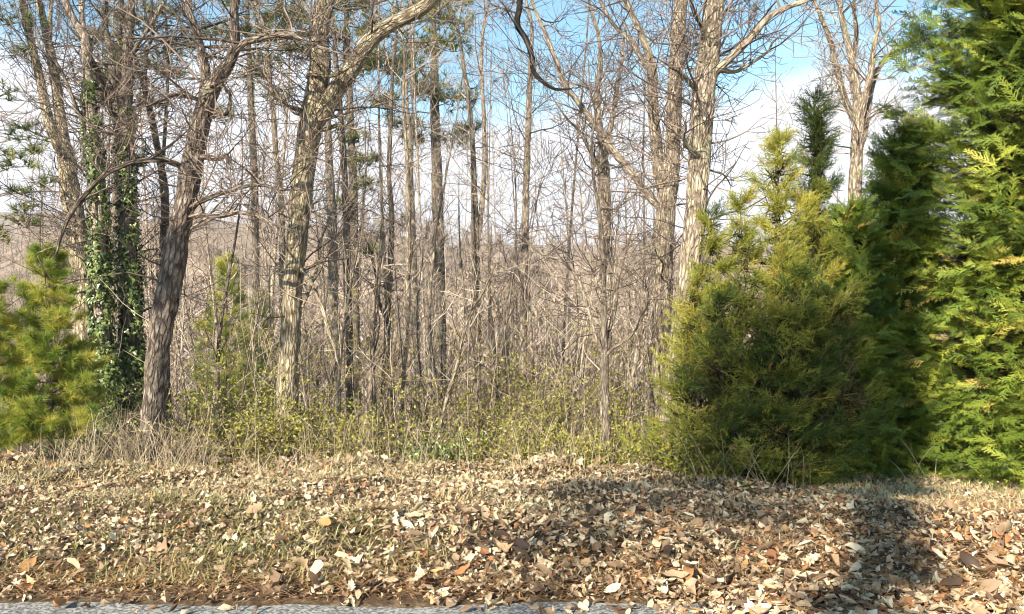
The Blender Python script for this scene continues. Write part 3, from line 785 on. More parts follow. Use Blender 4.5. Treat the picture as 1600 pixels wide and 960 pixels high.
# ------------------------------------------------------------------ conifers on the right
def conifer(name, label, px, Y, leads, n, lib, mat, size, shape, cat='tree', seed=1, droop=0.1, upward=0.35, lump=0.16, trunk_r=0.07, inner=0.25, gloss=26, wide=1.0, face=(0.7, 0.8, 0.55), core=1.0):
    """leads: (px, Y, top z, radius, share of the sprays): one or several leaders of one evergreen"""
    random.seed(seed); r = np.random.default_rng(seed)
    bx, by = (px - CX) / F * Y, Y
    bz = h1(bx, by)
    root = thing(name, label, cat, (bx, by, bz))
    br = Tubes()
    pos, dirs, nrm, scl, tnt = [], [], [], [], []
    gold = 2.39996
    for (lx, lY, top, radius, share) in leads:
        ht = top - bz
        org = np.array([(lx - CX) / F * lY - bx, lY - by, 0])
        zz = np.linspace(-0.05, ht * 0.97, 14); f = np.clip(zz / ht * 2.2, 0, 1)
        wob = np.stack([0.03 * np.sin(zz * 2), 0.03 * np.cos(zz * 1.7), zz], -1) + org * f[:, None]
        tb = Tubes(); tb.add(wob, trunk_r * (share ** 0.5) * (1 - 0.95 * np.maximum(zz, 0) / ht), 10)
        link('trunk', tb.mesh('trunk', M['dark']), root)
        k = gloss
        nb = int(n * share) // k
        for b in range(nb):
            t = (b + r.random()) / nb
            t = 1 - (1 - t) ** 0.88
            z = 0.02 * ht + t * ht * 0.97
            R = radius * shape(t) * (1 + lump * math.sin(b * 1.7 + t * 9) + r.normal(0, lump * 0.6))
            az = b * gold + r.normal(0, .3)
            if (math.sin(az) > 0.25 and r.random() < 0.72) or (z > 6.0 and r.random() < 0.5): continue
            el = upward + 0.9 * t * t + r.normal(0, .12)
            out = np.array([math.cos(az), math.sin(az), 0])
            z0 = max(0.02, z - R * 0.55 * math.tan(min(el, 1.0)))
            p0 = org * min(1, z0 / ht * 2.2) + np.array([0, 0, z0])
            tip = org * min(1, z / ht * 2.2) + out * R + np.array([0, 0, z])
            tt = np.linspace(0, 1, 6)[:, None]
            ctrl = (p0 + tip) / 2 + np.array([0, 0, -0.08 * R])
            ax = (1 - tt) ** 2 * p0 + 2 * tt * (1 - tt) * ctrl + tt ** 2 * tip
            br.add(ax, np.linspace(0.012, 0.003, 6), 3)
            s = 1 - np.abs(r.normal(0, inner + 0.12, k)); s = np.clip(s, 0.12, 1)
            q = (1 - s[:, None]) ** 2 * p0 + 2 * s[:, None] * (1 - s[:, None]) * ctrl + s[:, None] ** 2 * tip
            side = np.cross(out, (0, 0, 1))
            spread = (0.05 + 0.13 * R) * wide
            q = q + side * r.normal(0, spread, k)[:, None] + np.array([0, 0, 1]) * r.normal(0, spread * 0.45, k)[:, None]
            d = out * face[0] + side * r.normal(0, face[1], k)[:, None] + np.array([0, 0, 1]) * (math.sin(el) * 0.8 + r.normal(-droop, .35, k))[:, None]
            pos.append(q); dirs.append(d)
            nrm.append(np.array([0, 0, face[2]]) + out * r.uniform(.3, 1.2) + r.normal(0, .3, (k, 3)))
            scl.append(size * r.uniform(.65, 1.25, k))
            tnt.append(np.clip(0.5 + 0.2 * r.normal() + r.normal(0, .16, k), 0, 0.97))
        k = 80
        zt = ht * (1 - 0.36 * r.random(k) ** 1.2)
        kr = 0.03 + 0.35 * radius * (1 - zt / ht) * 2.2
        pos.append(org + np.stack([r.normal(0, 1, k) * kr, r.normal(0, 1, k) * kr, zt - 0.14], -1))
        dirs.append(np.stack([r.normal(0, .6, k), r.normal(0, .6, k), 1 + 0 * zt], -1)); nrm.append(r.normal(0, 1, (k, 3)))
        scl.append(size * r.uniform(.6, 1.0, k)); tnt.append(np.clip(r.normal(.5, .2, k), 0, .97))
    pos = np.concatenate(pos); pos[:, 2] = np.maximum(pos[:, 2], 0.04)
    tn = np.concatenate(tnt); tn = np.where(r.random(len(tn)) < 0.015, 1.0, tn)
    Vv, Ff, Tt = scatter(lib, pos, frames(np.concatenate(dirs), np.concatenate(nrm)), np.concatenate(scl), tn)
    link('foliage', make_mesh('foliage', Vv, Ff, M[mat], None, {'tint': Tt}, False), root, 'stuff')
    link('bough', br.mesh('bough', M['darktwig']), root, 'stuff')
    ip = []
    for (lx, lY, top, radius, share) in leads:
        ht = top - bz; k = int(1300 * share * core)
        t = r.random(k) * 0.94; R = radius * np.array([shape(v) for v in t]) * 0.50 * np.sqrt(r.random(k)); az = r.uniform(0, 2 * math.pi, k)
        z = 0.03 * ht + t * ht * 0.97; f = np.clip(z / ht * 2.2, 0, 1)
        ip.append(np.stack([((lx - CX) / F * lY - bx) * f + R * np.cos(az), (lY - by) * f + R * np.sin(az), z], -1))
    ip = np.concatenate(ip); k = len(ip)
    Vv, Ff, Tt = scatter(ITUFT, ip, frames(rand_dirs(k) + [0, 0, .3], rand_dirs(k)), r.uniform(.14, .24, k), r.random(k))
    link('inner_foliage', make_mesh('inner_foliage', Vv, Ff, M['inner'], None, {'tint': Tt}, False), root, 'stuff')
    return root


cone = lambda t: (1 - t) ** 0.58 * (0.85 + 0.15 * min(1, t * 8))
spire = lambda t: (1 - t) ** 0.55 * min(1, 0.75 + t * 2)
egg = lambda t: max(0.06, (1 - t ** 2.5)) * (0.80 + 0.3 * math.sin(math.pi * min(1, t * 1.5)))
conifer('arborvitae', 'tall broad arborvitae, the largest conifer, brightest green in the sun', 1600, 9.6, [(1600, 9.6, 9.0, 1.62, 1.0)], 21000, SPRAY, 'arbor', 0.35, cone, seed=3, wide=1.0, lump=0.2, gloss=44, face=(0.8, 0.7, 0.8), core=4.0)
conifer('arborvitae', 'narrow dark arborvitae in a band of shade beside the tallest one', 1405, 10.0, [(1408, 10.0, 3.9, 0.66, 0.6), (1385, 9.8, 2.7, 0.62, 0.4)], 7600, SPRAY, 'arbor', 0.32, spire, seed=4, wide=0.95, gloss=40, lump=0.2)
conifer('arborvitae', 'small bright arborvitae wedged between the juniper and the narrow dark one', 1330, 9.6, [(1330, 9.6, 2.85, 0.62, 0.7), (1300, 9.4, 1.7, 0.6, 0.3)], 5200, SPRAY, 'arbor', 0.29, spire, seed=6, wide=0.95, gloss=36, lump=0.2)
conifer('juniper', 'broad yellow green juniper standing in front of the conifer row', 1205, 9.0, [(1215, 9.0, 3.62, 0.70, 0.28), (1158, 8.9, 2.85, 0.60, 0.2), (1268, 9.1, 3.0, 0.60, 0.22), (1130, 8.9, 2.2, 0.6, 0.14), (1225, 8.7, 2.3, 0.72, 0.18)], 8200, PLUME, 'juniper', 0.20, egg, seed=7, upward=0.7, droop=0.0, lump=0.45, wide=0.75, gloss=34, core=0.35)
conifer('juniper', 'lower feathery juniper leaning against the tallest thick trunk', 1095, 9.1, [(1112, 9.2, 2.75, 0.42, 0.4), (1085, 9.0, 2.0, 0.40, 0.3), (1072, 9.1, 1.35, 0.42, 0.3)], 2100, PLUME, 'juniper', 0.21, egg, seed=8, upward=0.7, droop=0.0, lump=0.5, core=0.15)
conifer('juniper', 'deep green juniper low in front of the yellow green one', 1190, 8.7, [(1125, 8.6, 1.75, 0.46, 0.25), (1195, 8.5, 1.35, 0.50, 0.2), (1240, 8.6, 2.1, 0.46, 0.25), (1310, 8.6, 1.8, 0.58, 0.3)], 2700, PLUME, 'cedar', 0.22, egg, seed=17, upward=0.6, lump=0.6, gloss=34, wide=0.8, core=0.4)
conifer('red_cedar', 'dark green cedar spire rising behind the yellow green juniper', 1272, 12.0, [(1276, 12.0, 4.85, 0.5, 1.0)], 2200, PLUME, 'cedar', 0.28, spire, seed=9, upward=0.9, lump=0.4, core=0.4)


# ------------------------------------------------------------------ pines
def young_pine(label, px, Y, top, spread, seed, tufts=1700, mat='pine', ln=0.13, name='pine_sapling', bare=0.12, lib=None, whorl=0.115, group=None):
    r = np.random.default_rng(seed); random.seed(seed)
    bx, by = (px - CX) / F * Y, Y
    bz = h1(bx, by); ht = top - bz
    root = thing(name, label, 'pine', (bx, by, bz), group)
    tb = Tubes(); zz = np.linspace(-0.05, ht, 16)
    cx = 0.03 * np.sin(zz * 1.3 + seed); cy = 0.03 * np.cos(zz * 1.1)
    tb.add(np.stack([cx, cy, zz], -1), 0.03 * ht / 2.4 * (1.02 - zz / ht) + 0.004, 8)
    link('trunk', tb.mesh('trunk', M['slim']), root)
    br = Tubes(); pos, dirs = [], []
    z = bare * ht
    while z < ht * 0.98:
        t = z / ht
        for b in range(r.integers(4, 7)):
            az = r.uniform(0, 2 * math.pi)
            R = spread * (1 - t) ** 0.7 * r.uniform(.65, 1.1) + 0.06
            tt = np.linspace(0, 1, 6)
            el = 0.25 + 0.5 * t
            x = np.cos(az) * R * tt; y = np.sin(az) * R * tt
            w = z + R * tt * math.tan(el) * (0.35 + 0.65 * tt) * 0.8
            ax = np.stack([x, y, w], -1) + [np.interp(z, zz, cx), np.interp(z, zz, cy), 0]
            br.add(ax, np.linspace(0.010, 0.003, 6), 3)
            m = int(max(4, R / 0.055))
            s = np.sort(r.uniform(0.2, 1.0, m))
            for q in s:
                i = min(4, int(q * 5)); f = q * 5 - i
                p = ax[i] * (1 - f) + ax[i + 1] * f
                d = ax[i + 1] - ax[i]; d /= np.linalg.norm(d)
                for _ in range(5):
                    off = r.normal(0, 1, 3) * 0.6
                    dd = d + off + [0, 0, .35]; dd /= np.linalg.norm(dd)
                    pos.append(p + dd * r.uniform(0, .35 * R * (1.15 - q) + 0.03)); dirs.append(dd)
        z += whorl * r.uniform(.7, 1.2)
    pos = np.array(pos); dirs = np.array(dirs)
    if len(pos) > tufts: 
        ix = r.choice(len(pos), tufts, False); pos, dirs = pos[ix], dirs[ix]
    pos[:, 2] = np.maximum(pos[:, 2], 0.03)
    tn = np.clip(0.5 + 0.18 * np.sin(pos[:, 2] * 7 + pos[:, 0] * 9) + r.normal(0, .2, len(pos)), 0, 1)
    Vv, Ff, Tt = scatter(lib or TUFT, pos, frames(dirs, rand_dirs(len(pos))), ln * r.uniform(.8, 1.25, len(pos)), tn)
    link('needles', make_mesh('needles', Vv, Ff, M[mat], None, {'tint': Tt}, False), root, 'stuff')
    link('branch', br.mesh('branch', M['twig']), root, 'stuff')
    return root


young_pine('bushy young white pine with yellow green needles at the verge', 76, 9.3, 2.32, 0.70, 21, 7500, ln=0.11)
young_pine('second young pine, cut off by the picture edge, shorter and yellower', -14, 9.0, 1.9, 0.66, 22, 5200, ln=0.105)
young_pine('small yellowish pine half hidden behind the leaning oak', 352, 15.5, 2.6, 0.85, 23, 900, ln=0.19)
young_pine('thin yellow needled pine between the two oaks', 405, 19.0, 1.9, 0.9, 24, 700, ln=0.22)
young_pine('dark little pine low beside the foot of the mossy oak', 412, 13.5, 0.1, 0.5, 28, 400, 'farpine', ln=0.16)


def tall_pine(label, px, Y, trunk, clumps, bark='dark', seed=1, n=34, size=0.26, limbw=0.02):
    """bare pole with flat clumps of needles on short limbs; clumps: (px, py, radius px)"""
    r = np.random.default_rng(seed); random.seed(seed)
    tr = stem_rows(trunk, Y, 0, True, 2.0)
    base = (tr[0][0], tr[0][1], h1(tr[0][0], tr[0][1]))
    root = thing('pine_tree', label, 'pine', base)
    q = spline(tr, 0.12)
    link('trunk', bark_tube('trunk', q, M[bark], 14, seed, base, flare=0.3), root)
    br = Tubes(); pos, dirs = [], []
    for (cx, cy, cr) in clumps:
        c = P(cx, cy, Y); R = cr / F * Y
        c[1] += r.normal(0, R * 0.9)
        j = int(np.argmin(np.abs(q[:, 2] - (c[2] - 0.25 * abs(c[0] - q[:, 0]).min()))))
        a = q[j, :3]
        tt = np.linspace(0, 1, 6)[:, None]
        ax = a + (c - a) * tt + np.array([0, 0, -0.12 * R]) * np.sin(tt * math.pi)
        br.add(ax, np.linspace(limbw, limbw * 0.25, 6), 4)
        for _ in range(int(n * (R / 0.5) ** 1.6) + 6):
            d = r.normal(0, 1, 3) * [1, 1, 0.38]
            d = d / (np.linalg.norm(d) + .01) * r.random() ** 0.5
            p = c + d * R
            pos.append(p); dirs.append(d + [0, 0, .7] + r.normal(0, .25, 3))
            if r.random() < 0.35: br.add(np.stack([c + (p - c) * f + np.array([0, 0, -.06 * (1 - f)]) for f in (0, .4, .75, 1)]), [0.008, 0.006, 0.005, 0.003], 3)
    pos = np.array(pos) - base; dirs = np.array(dirs)
    Vv, Ff, Tt = scatter(FTUFT, pos, frames(dirs, rand_dirs(len(pos))), size * r.uniform(.7, 1.2, len(pos)), np.clip(r.normal(.45, .25, len(pos)), 0, 1))
    link('needles', make_mesh('needles', Vv, Ff, M['farpine'], None, {'tint': Tt}, False), root, 'stuff')
    link('branch', br.mesh('branch', M['darktwig'], base), root, 'stuff')
    return root


rr = random.Random(5)
tall_pine('dark tall pine with ragged needle clumps in the middle of the wood', 683, 23.0,
    [(688, 690, 20), (688, 560, 19), (686, 420, 18), (684, 320, 17), (681, 220, 15), (679, 140, 13), (678, 70, 10), (676, 0, 7)],
    [(640, 45, 44), (700, 30, 40), (620, 95, 40), (705, 75, 34), (650, 130, 36), (712, 160, 38), (662, 138, 24), (700, 205, 30), (628, 190, 30), (645, 215, 24), (730, 200, 22), (600, 160, 26), (655, 0, 50), (700, -20, 50), (590, 60, 26)], seed=3)
tall_pine('old pine whose crown spreads over the top of the mossy oak', 545, 20.0,
    [(556, 690, 16), (555, 560, 15), (553, 420, 14), (552, 300, 13), (548, 200, 11), (545, 120, 10), (542, 40, 8), (540, -40, 6)],
    [(450, 40, 44), (560, 15, 46), (520, 55, 36), (590, 30, 34), (470, 80, 30), (565, 250, 28), (550, 215, 24), (575, 290, 24), (540, 320, 24), (600, 120, 32), (565, 85, 34), (440, 10, 40), (560, 390, 22)], seed=4)
tall_pine('pine with thin grey green tufts at the edge of the wood', -20, 13.0,
    [(-40, 690, 30), (-38, 500, 26), (-34, 300, 22), (-30, 150, 18), (-28, 40, 14), (-26, -40, 10)],
    [(20, 75, 30), (10, 150, 30), (45, 215, 26), (15, 240, 26), (50, 260, 28), (40, 300, 30), (70, 285, 22), (20, 345, 26), (45, 330, 22), (10, 370, 22), (75, 240, 20), (5, 30, 36), (45, 30, 22), (25, 195, 20)], bark='slim', seed=6, n=20, size=0.17, limbw=0.014)
tall_pine('dark needled pine behind the ivy covered trunks', 186, 17.0,
    [(184, 690, 18), (184, 500, 17), (183, 330, 16), (182, 250, 14), (184, 170, 12), (186, 80, 9), (188, 10, 7)],
    [(170, 150, 30), (215, 130, 34), (240, 165, 30), (200, 100, 30), (260, 110, 32), (160, 60, 34), (230, 60, 34), (280, 60, 30), (150, 120, 24), (250, 270, 26), (190, 30, 40), (262, 25, 34)], seed=7, size=0.20)
tall_pine('pine crown showing between the two oaks near the sky', 380, 21.0,
    [(402, 690, 13), (400, 500, 12), (398, 300, 11), (392, 160, 9), (388, 60, 7), (386, -20, 5)],
    [(395, 15, 36), (345, 60, 26), (420, 95, 28), (395, 110, 26), (350, 180, 20), (430, 150, 22), (380, 50, 30), (370, -20, 40), (425, 60, 28)], seed=8, size=0.24)


# ------------------------------------------------------------------ ivy
def ivy(label, path, Y, z_top_py, n, seed):
    r = np.random.default_rng(seed)
    q = spline(stem_rows(path, Y, 0, True, 0), 0.05)
    ztop = P(0, z_top_py, Y)[2]
    q = q[q[:, 2] < ztop]
    base = np.array((q[0, 0], q[0, 1], h1(q[0, 0], q[0, 1])))
    root = thing('ivy', label, 'ivy', base)
    st = Tubes()
    for s in range(4):
        a0 = r.uniform(0, 2 * math.pi); a = a0 + np.linspace(0, r.uniform(-2, 2), len(q))
        st.add(q[:, :3] + np.stack([np.cos(a), np.sin(a), 0 * a], -1) * (q[:, 3:4] * 1.12 + 0.005), np.linspace(.012, .005, len(q)), 4)
    link('stem', st.mesh('stem', M['darktwig'], base), root, 'stuff')
    t = r.random(n) ** 1.45
    j = (t * (len(q) - 1)).astype(int)
    az = r.uniform(0, 2 * math.pi, n)
    bulge = 1.0 + 0.35 * np.sin(q[j, 2] * 3.1 + az * 2) 
    puff = (0.03 + 0.04 * np.abs(r.normal(0, 1, n))) * bulge * (1.25 - 0.75 * t)
    out = np.stack([np.cos(az), np.sin(az), 0 * az], -1)
    pos = q[j, :3] + out * (q[j, 3] + puff)[:, None] + np.array([0, 0, 1]) * r.uniform(-.03, .03, n)[:, None]
    pos[:, 2] = np.maximum(pos[:, 2], base[2] + 0.03)
    keep = (np.sin(pos[:, 2] * 4.3 + az * 1.5 + seed) + 0.8 * np.sin(pos[:, 2] * 9.1 - az * 2) + r.normal(0, .5, n)) > (-1.5 + 1.5 * t)
    pos, out, az, t = pos[keep], out[keep], az[keep], t[keep]; n = len(pos)
    X = np.array([0, 0, -1.0]) + r.normal(0, .5, (n, 3)) + out * 0.3
    Nn = out + np.array([0, 0, .5]) + r.normal(0, .35, (n, 3))
    Vv, Ff, Tt = scatter(ILEAF, pos - base, frames(X, Nn), r.uniform(.04, .09, n), np.clip(r.normal(.36, .25, n), 0, 1))
    link('ivy_leaves', make_mesh('ivy_leaves', Vv, Ff, M['ivy'], None, {'tint': Tt}, False), root, 'stuff')


ivy('thick ivy wrapped round the trunk nearest the young pines', IVY1, 11.6, 120, 6000, 41)
ivy('thick ivy wrapped round the trunk beside the leaning oak', IVY2, 12.0, 165, 6000, 42)


# ------------------------------------------------------------------ the wood beyond: slender trees and saplings, one of each kind then copies
def wood_proto(kind, seed):
    random.seed(seed)
    tall = kind == 'tree'
    ht = random.uniform(11, 15) if tall else random.uniform(4.0, 7.5)
    r0 = random.uniform(0.025, 0.06) if tall else random.uniform(0.02, 0.045)
    o = thing('bare_tree' if tall else 'sapling', 'x', 'tree' if tall else 'sapling')
    n = 16
    z = np.linspace(-0.1, ht, n)
    a, b = random.uniform(0, 6), random.uniform(0, 6)
    am = 0.010 * ht if tall else 0.022 * ht
    x = am * np.sin(z / ht * random.uniform(3, 7) + a) - am * math.sin(a); y = am * np.sin(z / ht * random.uniform(3, 7) + b) - am * math.sin(b)
    rad = r0 * (1 - 0.9 * z / ht)
    q = spline(np.stack([x, y, z, np.maximum(rad, .004)], -1), 0.3 if tall else 0.2)
    link('trunk', bark_tube('trunk', q, M['slim'], 10 if tall else 6, seed, (0, 0, 0), flare=0.25), o)
    tb = Tubes()
    if tall:
        for _ in range(28):
            t = random.uniform(0.28, 0.98); j = int(t * (len(q) - 1))
            az = random.uniform(0, 6.28); el = math.radians(random.uniform(20, 65))
            grow(tb, q[j, :3], (math.cos(az) * math.cos(el), math.sin(az) * math.cos(el), math.sin(el)), random.uniform(.7, 2.0) * (1.2 - 0.5 * t), max(.008, q[j, 3] * 0.4), 2, .06, .14, 2.6, 0.005)
    else:
        for _ in range(14):
            t = random.uniform(0.2, 0.98); j = int(t * (len(q) - 1))
            az = random.uniform(0, 6.28); el = math.radians(random.uniform(48, 80))
            grow(tb, q[j, :3], (math.cos(az) * math.cos(el), math.sin(az) * math.cos(el), math.sin(el)), random.uniform(.4, 1.2) * (1.2 - 0.6 * t), max(.005, q[j, 3] * 0.5), 2, .04, .17, 3.2, 0.0042)
    link('crown', tb.mesh('crown', M['pinktwig']), o, 'stuff')
    return o


talls = [wood_proto('tree', 100 + i) for i in range(9)]
saps = [wood_proto('sapling', 200 + i) for i in range(8)]
random.seed(77)


GAPS = [(-999, 130, 'left of the ivy covered trunks'), (130, 225, 'behind the ivy covered trunks'), (225, 300, 'behind the leaning oak'), (300, 380, 'just right of the leaning oak'),
        (380, 437, 'just left of the mossy oak'), (437, 505, 'behind the mossy oak'), (505, 570, 'beside the pale trunk right of the mossy oak'), (570, 625, 'left of the white barked leaning stem'),
        (625, 668, 'right of the white barked leaning stem'), (668, 715, 'around the dark tall pine'), (715, 775, 'around the close pair of slim trunks'), (775, 845, 'around the lone slender tree'),
        (845, 925, 'right of the lone slender tree'), (925, 975, 'around the stout pale trunk'), (975, 1030, 'left of the twin stemmed tree'), (1030, 1110, 'behind the two thickest trunks'),
        (1110, 1260, 'behind the yellow green juniper'), (1260, 1380, 'behind the small bright arborvitae'), (1380, 9999, 'behind the tallest arborvitae')]


def plant_wood(protos, count, place, words, group):
    for i in range(count):
        x, y = place(i)
        src = protos[i % len(protos)]
        o = src if i < len(protos) else copy_tree(src)
        px = CX + F * x / y
        where = next(w for a, b, w in GAPS if a <= px < b)
        o['label'] = words + ' ' + where; o['group'] = group + ' ' + where
        s = random.uniform(0.75, 1.2)
        o.location = (x, y, h1(x, y) - 0.03)
        o.scale = (s * random.uniform(.85, 1.25),) * 2 + (s,)
        o.rotation_euler = (random.gauss(0, .04), random.gauss(0, .04), random.uniform(0, 6.28))


def place_tall(i):
    y = 16 + 80 * random.random() ** 1.1
    px = random.uniform(-60, 1660) if random.random() < 0.85 else random.uniform(560, 1020)
    return (px - CX) / F * y, y


def place_sap(i):
    y = 12.5 + 36 * random.random() ** 1.3
    px = random.uniform(-20, 1120) if y < 15 else random.uniform(-60, 1450)
    return (px - CX) / F * y, y


plant_wood(talls, 130, place_tall, 'tall bare tree deep in the wood', 'tall bare trees')
plant_wood(saps, 250, place_sap, 'thin leafless sapling in the thicket', 'thin saplings')

# understorey stems nobody could count
tb = Tubes()
rb = random.Random(9)
random.seed(9)
for _ in range(650):
    y = 11.5 + 38 * rb.random() ** 1.7
    px = rb.uniform(120, 1130)
    x = (px - CX) / F * y
    z = h1(x, y)
    el = math.radians(rb.uniform(58, 90)); az = rb.uniform(0, 6.28)
    grow(tb, (x, y, z), (math.cos(az) * math.cos(el), math.sin(az) * math.cos(el), math.sin(el)), rb.uniform(.8, 3.6), rb.uniform(.004, .010), 1, .03, .09, 1.6, 0.004)
link('undergrowth', tb.mesh('undergrowth', M['pinktwig']), None, 'stuff')

# ------------------------------------------------------------------ shrubs and weeds along the crest
def shrub(label, px, Y, w, ht, leaves, seed, mat='shrub', stems=34, size=0.045, twig='twig', name='shrub'):
    r = np.random.default_rng(seed); random.seed(seed)
    bx, by = (px - CX) / F * Y, Y
    bz = h1(bx, by)
    root = thing(name, label, 'shrub', (bx, by, bz))
    tb = Tubes()
    for _ in range(stems):
        az = random.uniform(0, 6.28); el = math.radians(random.uniform(25, 85)); rr_ = random.uniform(0, w * 0.5)
        grow(tb, (math.cos(az) * rr_, math.sin(az) * rr_ * 0.6, -0.02), (math.cos(az) * math.cos(el), math.sin(az) * math.cos(el), math.sin(el)), random.uniform(.5, 1.15) * ht, random.uniform(.004, .008), 2, -0.015, .2, 3.6 / max(.5, ht), 0.0030)
    link('stem', tb.mesh('stem', M[twig]), root, 'stuff')
    if leaves:
        tips = np.concatenate([p[1:] for p, _r, _s in tb.items])
        ix = r.integers(0, len(tips), leaves)
        pos = tips[ix] + r.normal(0, .025, (leaves, 3)); pos[:, 2] = np.maximum(pos[:, 2], 0.02)
        Vv, Ff, Tt = scatter(SLEAF, pos, frames(r.normal(0, 1, (leaves, 3)) + [0, 0, .1], r.normal(0, .6, (leaves, 3)) + [-.1, -.5, .7]), size * r.uniform(.6, 1.3, leaves), np.clip(r.normal(.55, .25, leaves), 0, 1))
        link('leaves', make_mesh('leaves', Vv, Ff, M[mat], None, {'tint': Tt}, False), root, 'stuff')
    return root


shrub('mossy green shrub hiding the foot of the thick mossy oak', 445, 10.3, 0.9, 1.10, 3069, 51)
shrub('dense leafy shrub right of the mossy oak foot', 530, 10.0, 1.0, 0.85, 3069, 52)
shrub('dark leaved evergreen shrub at the middle of the crest', 700, 9.7, 0.5, 0.52, 1431, 53, 'ivy', size=0.05)
shrub('tangled brown shrub with few leaves right of the leafy one', 610, 9.8, 1.0, 0.78, 1023, 54)
shrub('low bright yellow leaved shrub behind the leaf pile', 765, 9.8, 0.9, 0.52, 1840, 55)
shrub('tall sparse yellow leaved shrub under the lone slender tree', 790, 12.0, 0.9, 1.69, 2376, 56)
shrub('yellow green shrub left of the slender forked sapling', 880, 10.2, 0.9, 0.94, 1840, 57)
shrub('yellowish shrub between the forked sapling and the tallest thick trunk', 985, 10.0, 0.7, 0.88, 1636, 58)
shrub('wiry olive shrub between the leaning oak and the mossy oak', 345, 10.4, 1.0, 1.41, 1840, 59)
shrub('small leafy shrub near the leaning oak with reddish stems', 395, 9.6, 0.6, 0.62, 1023, 60)
shrub('thicket shrub of bare grey canes at the leaning oak foot', 200, 9.5, 0.8, 0.78, 163, 61, stems=50)
shrub('bare twiggy shrub right of the leaning oak foot', 290, 9.4, 0.8, 0.73, 244, 62, stems=46, twig='stalk')
shrub('feathery olive shrub at the juniper foot', 1075, 8.7, 0.5, 0.58, 1431, 63, 'juniper', size=0.05)
shrub('tall withered shrub with pale yellow leaves far among the trunks', 690, 17.0, 1.4, 4.29, 2376, 64, 'beech', size=0.06)
shrub('withered yellow leaved bush behind the stout pale trunk', 900, 16.0, 1.4, 3.38, 2376, 65, 'beech', size=0.055)
shrub('olive leaved bush deep between the two oaks', 372, 14.0, 1.2, 3.12, 2640, 66, size=0.05)
shrub('low dark evergreen bush beside the ivy roots', 150, 11.0, 0.8, 1.17, 1848, 67, 'ivy', size=0.06)
shrub('sunlit yellow shrub low in front of the stout pale trunk', 930, 9.2, 0.6, 0.36, 1227, 68)

shrub('withered bush of pale yellow leaves left of the white barked leaning stem', 575, 14.5, 1.5, 2.75, 2400, 71, 'beech', size=0.06)
shrub('yellow leaved bush deep behind the slender forked sapling', 960, 13.5, 1.4, 2.10, 2640, 72, size=0.055)
shrub('olive bush between the two oaks nearer the mossy one', 415, 12.5, 0.9, 1.70, 1920, 73, size=0.05)
shrub('pale yellow leaved bush around the dark tall pine', 660, 14.0, 1.6, 2.00, 2160, 74, 'beech', size=0.055)
shrub('thin yellow green bush right of the lone slender tree', 850, 13.0, 1.5, 2.00, 2640, 75, size=0.055)

# tall dry weeds, seed stalks
tb = Tubes(); random.seed(31)
for _ in range(620):
    px = random.choice([random.gauss(150, 60), random.gauss(250, 60), random.uniform(0, 1150), random.uniform(380, 1000)])
    y = random.uniform(8.5, 9.8); x = (px - CX) / F * y
    el = math.radians(random.uniform(50, 88)); az = random.uniform(0, 6.28)
    grow(tb, (x, y, h1(x, y) - .01), (math.cos(az) * math.cos(el), math.sin(az) * math.cos(el), math.sin(el)), random.uniform(.2, .75), 0.0035, 1 if random.random() < .4 else 0, -0.05, .09, 3, 0.0022)
for px, py0 in ((1215, 768), (1130, 772), (1262, 770), (1430, 780), (1105, 760), (1180, 770)):
    for _ in range(6):
        x = (px + random.gauss(0, 14) - CX) / F * 7.9
        az = random.uniform(0, 6.28)
        grow(tb, (x, 7.9, h1(x, 7.9)), (math.cos(az) * .4, math.sin(az) * .3, .85), random.uniform(.3, .75), .003, 0, -.10, .06, 0, .002)
link('dry_weeds', tb.mesh('dry_weeds', M['stalk']), None, 'stuff')


# ------------------------------------------------------------------ fallen leaves
def fallen_leaf(kind, seed):
    """curled dead leaf lying in XY, length 1 along X"""
    r = random.Random(seed)
    if kind == 'oval':
        o = [(0, 0), (.12, .14), (.32, .25), (.58, .26), (.82, .15), (1, 0)]
    elif kind == 'oak':
        o = [(0, 0), (.1, .05), (.2, .17), (.28, .10), (.40, .27), (.48, .15), (.62, .27), (.70, .13), (.85, .14), (1, 0)]
    else:
        o = [(0, 0), (-.04, .18), (.10, .22), (.06, .46), (.28, .30), (.42, .52), (.52, .26), (.74, .22), (.80, .10), (1, 0)]
    lo = [(x, -y) for x, y in o[1:-1]]
    up = o[1:-1]
    mid = [(0, 0)] + [(x, 0) for x, _ in up] + [(1, 0)]
    pts = mid + up + lo
    n = len(mid); m = len(up)
    cu, fo, tw = r.uniform(-.9, 1.3), r.uniform(-.3, 1.1), r.uniform(-1.2, 1.2)
    ph = r.uniform(0, 6)
    V = []
    for x, y in pts:
        z = cu * (x - .5) ** 2 + fo * abs(y) * 0.9 + tw * (x - .5) * y + 0.035 * math.sin(11 * x + ph) * (1 + 2 * abs(y))
        yy = y * (1 - 0.4 * abs(fo)) * r.uniform(.92, 1.08)
        V.append((x - .5, yy + 0.06 * math.sin(3 * x + ph), z))
    V = np.array(V); V[:, 2] -= V[:, 2].mean()
    q, t = [], []
    for s, sg in ((n, 1), (n + m, -1)):
        a = [0] + list(range(s, s + m)) + [n - 1]
        for j in range(len(a) - 1):
            f = [mid_i for mid_i in (j, j + 1)]
            if j == 0: tri = (0, 1, a[1])
            elif j == len(a) - 2: tri = (j, n - 1, a[j])
            else:
                q.append((j, j + 1, a[j + 1], a[j]) if sg > 0 else (j, a[j], a[j + 1], j + 1)); continue
            t.append(tri if sg > 0 else tri[::-1])
    return V, [np.array(q), np.array(t)]


LEAVES = [fallen_leaf(k, s) for s, k in enumerate(['oval', 'oak', 'oval', 'oval', 'oak', 'star', 'oval', 'oval', 'oval', 'oak', 'oval', 'oval', 'oak', 'oval'])]


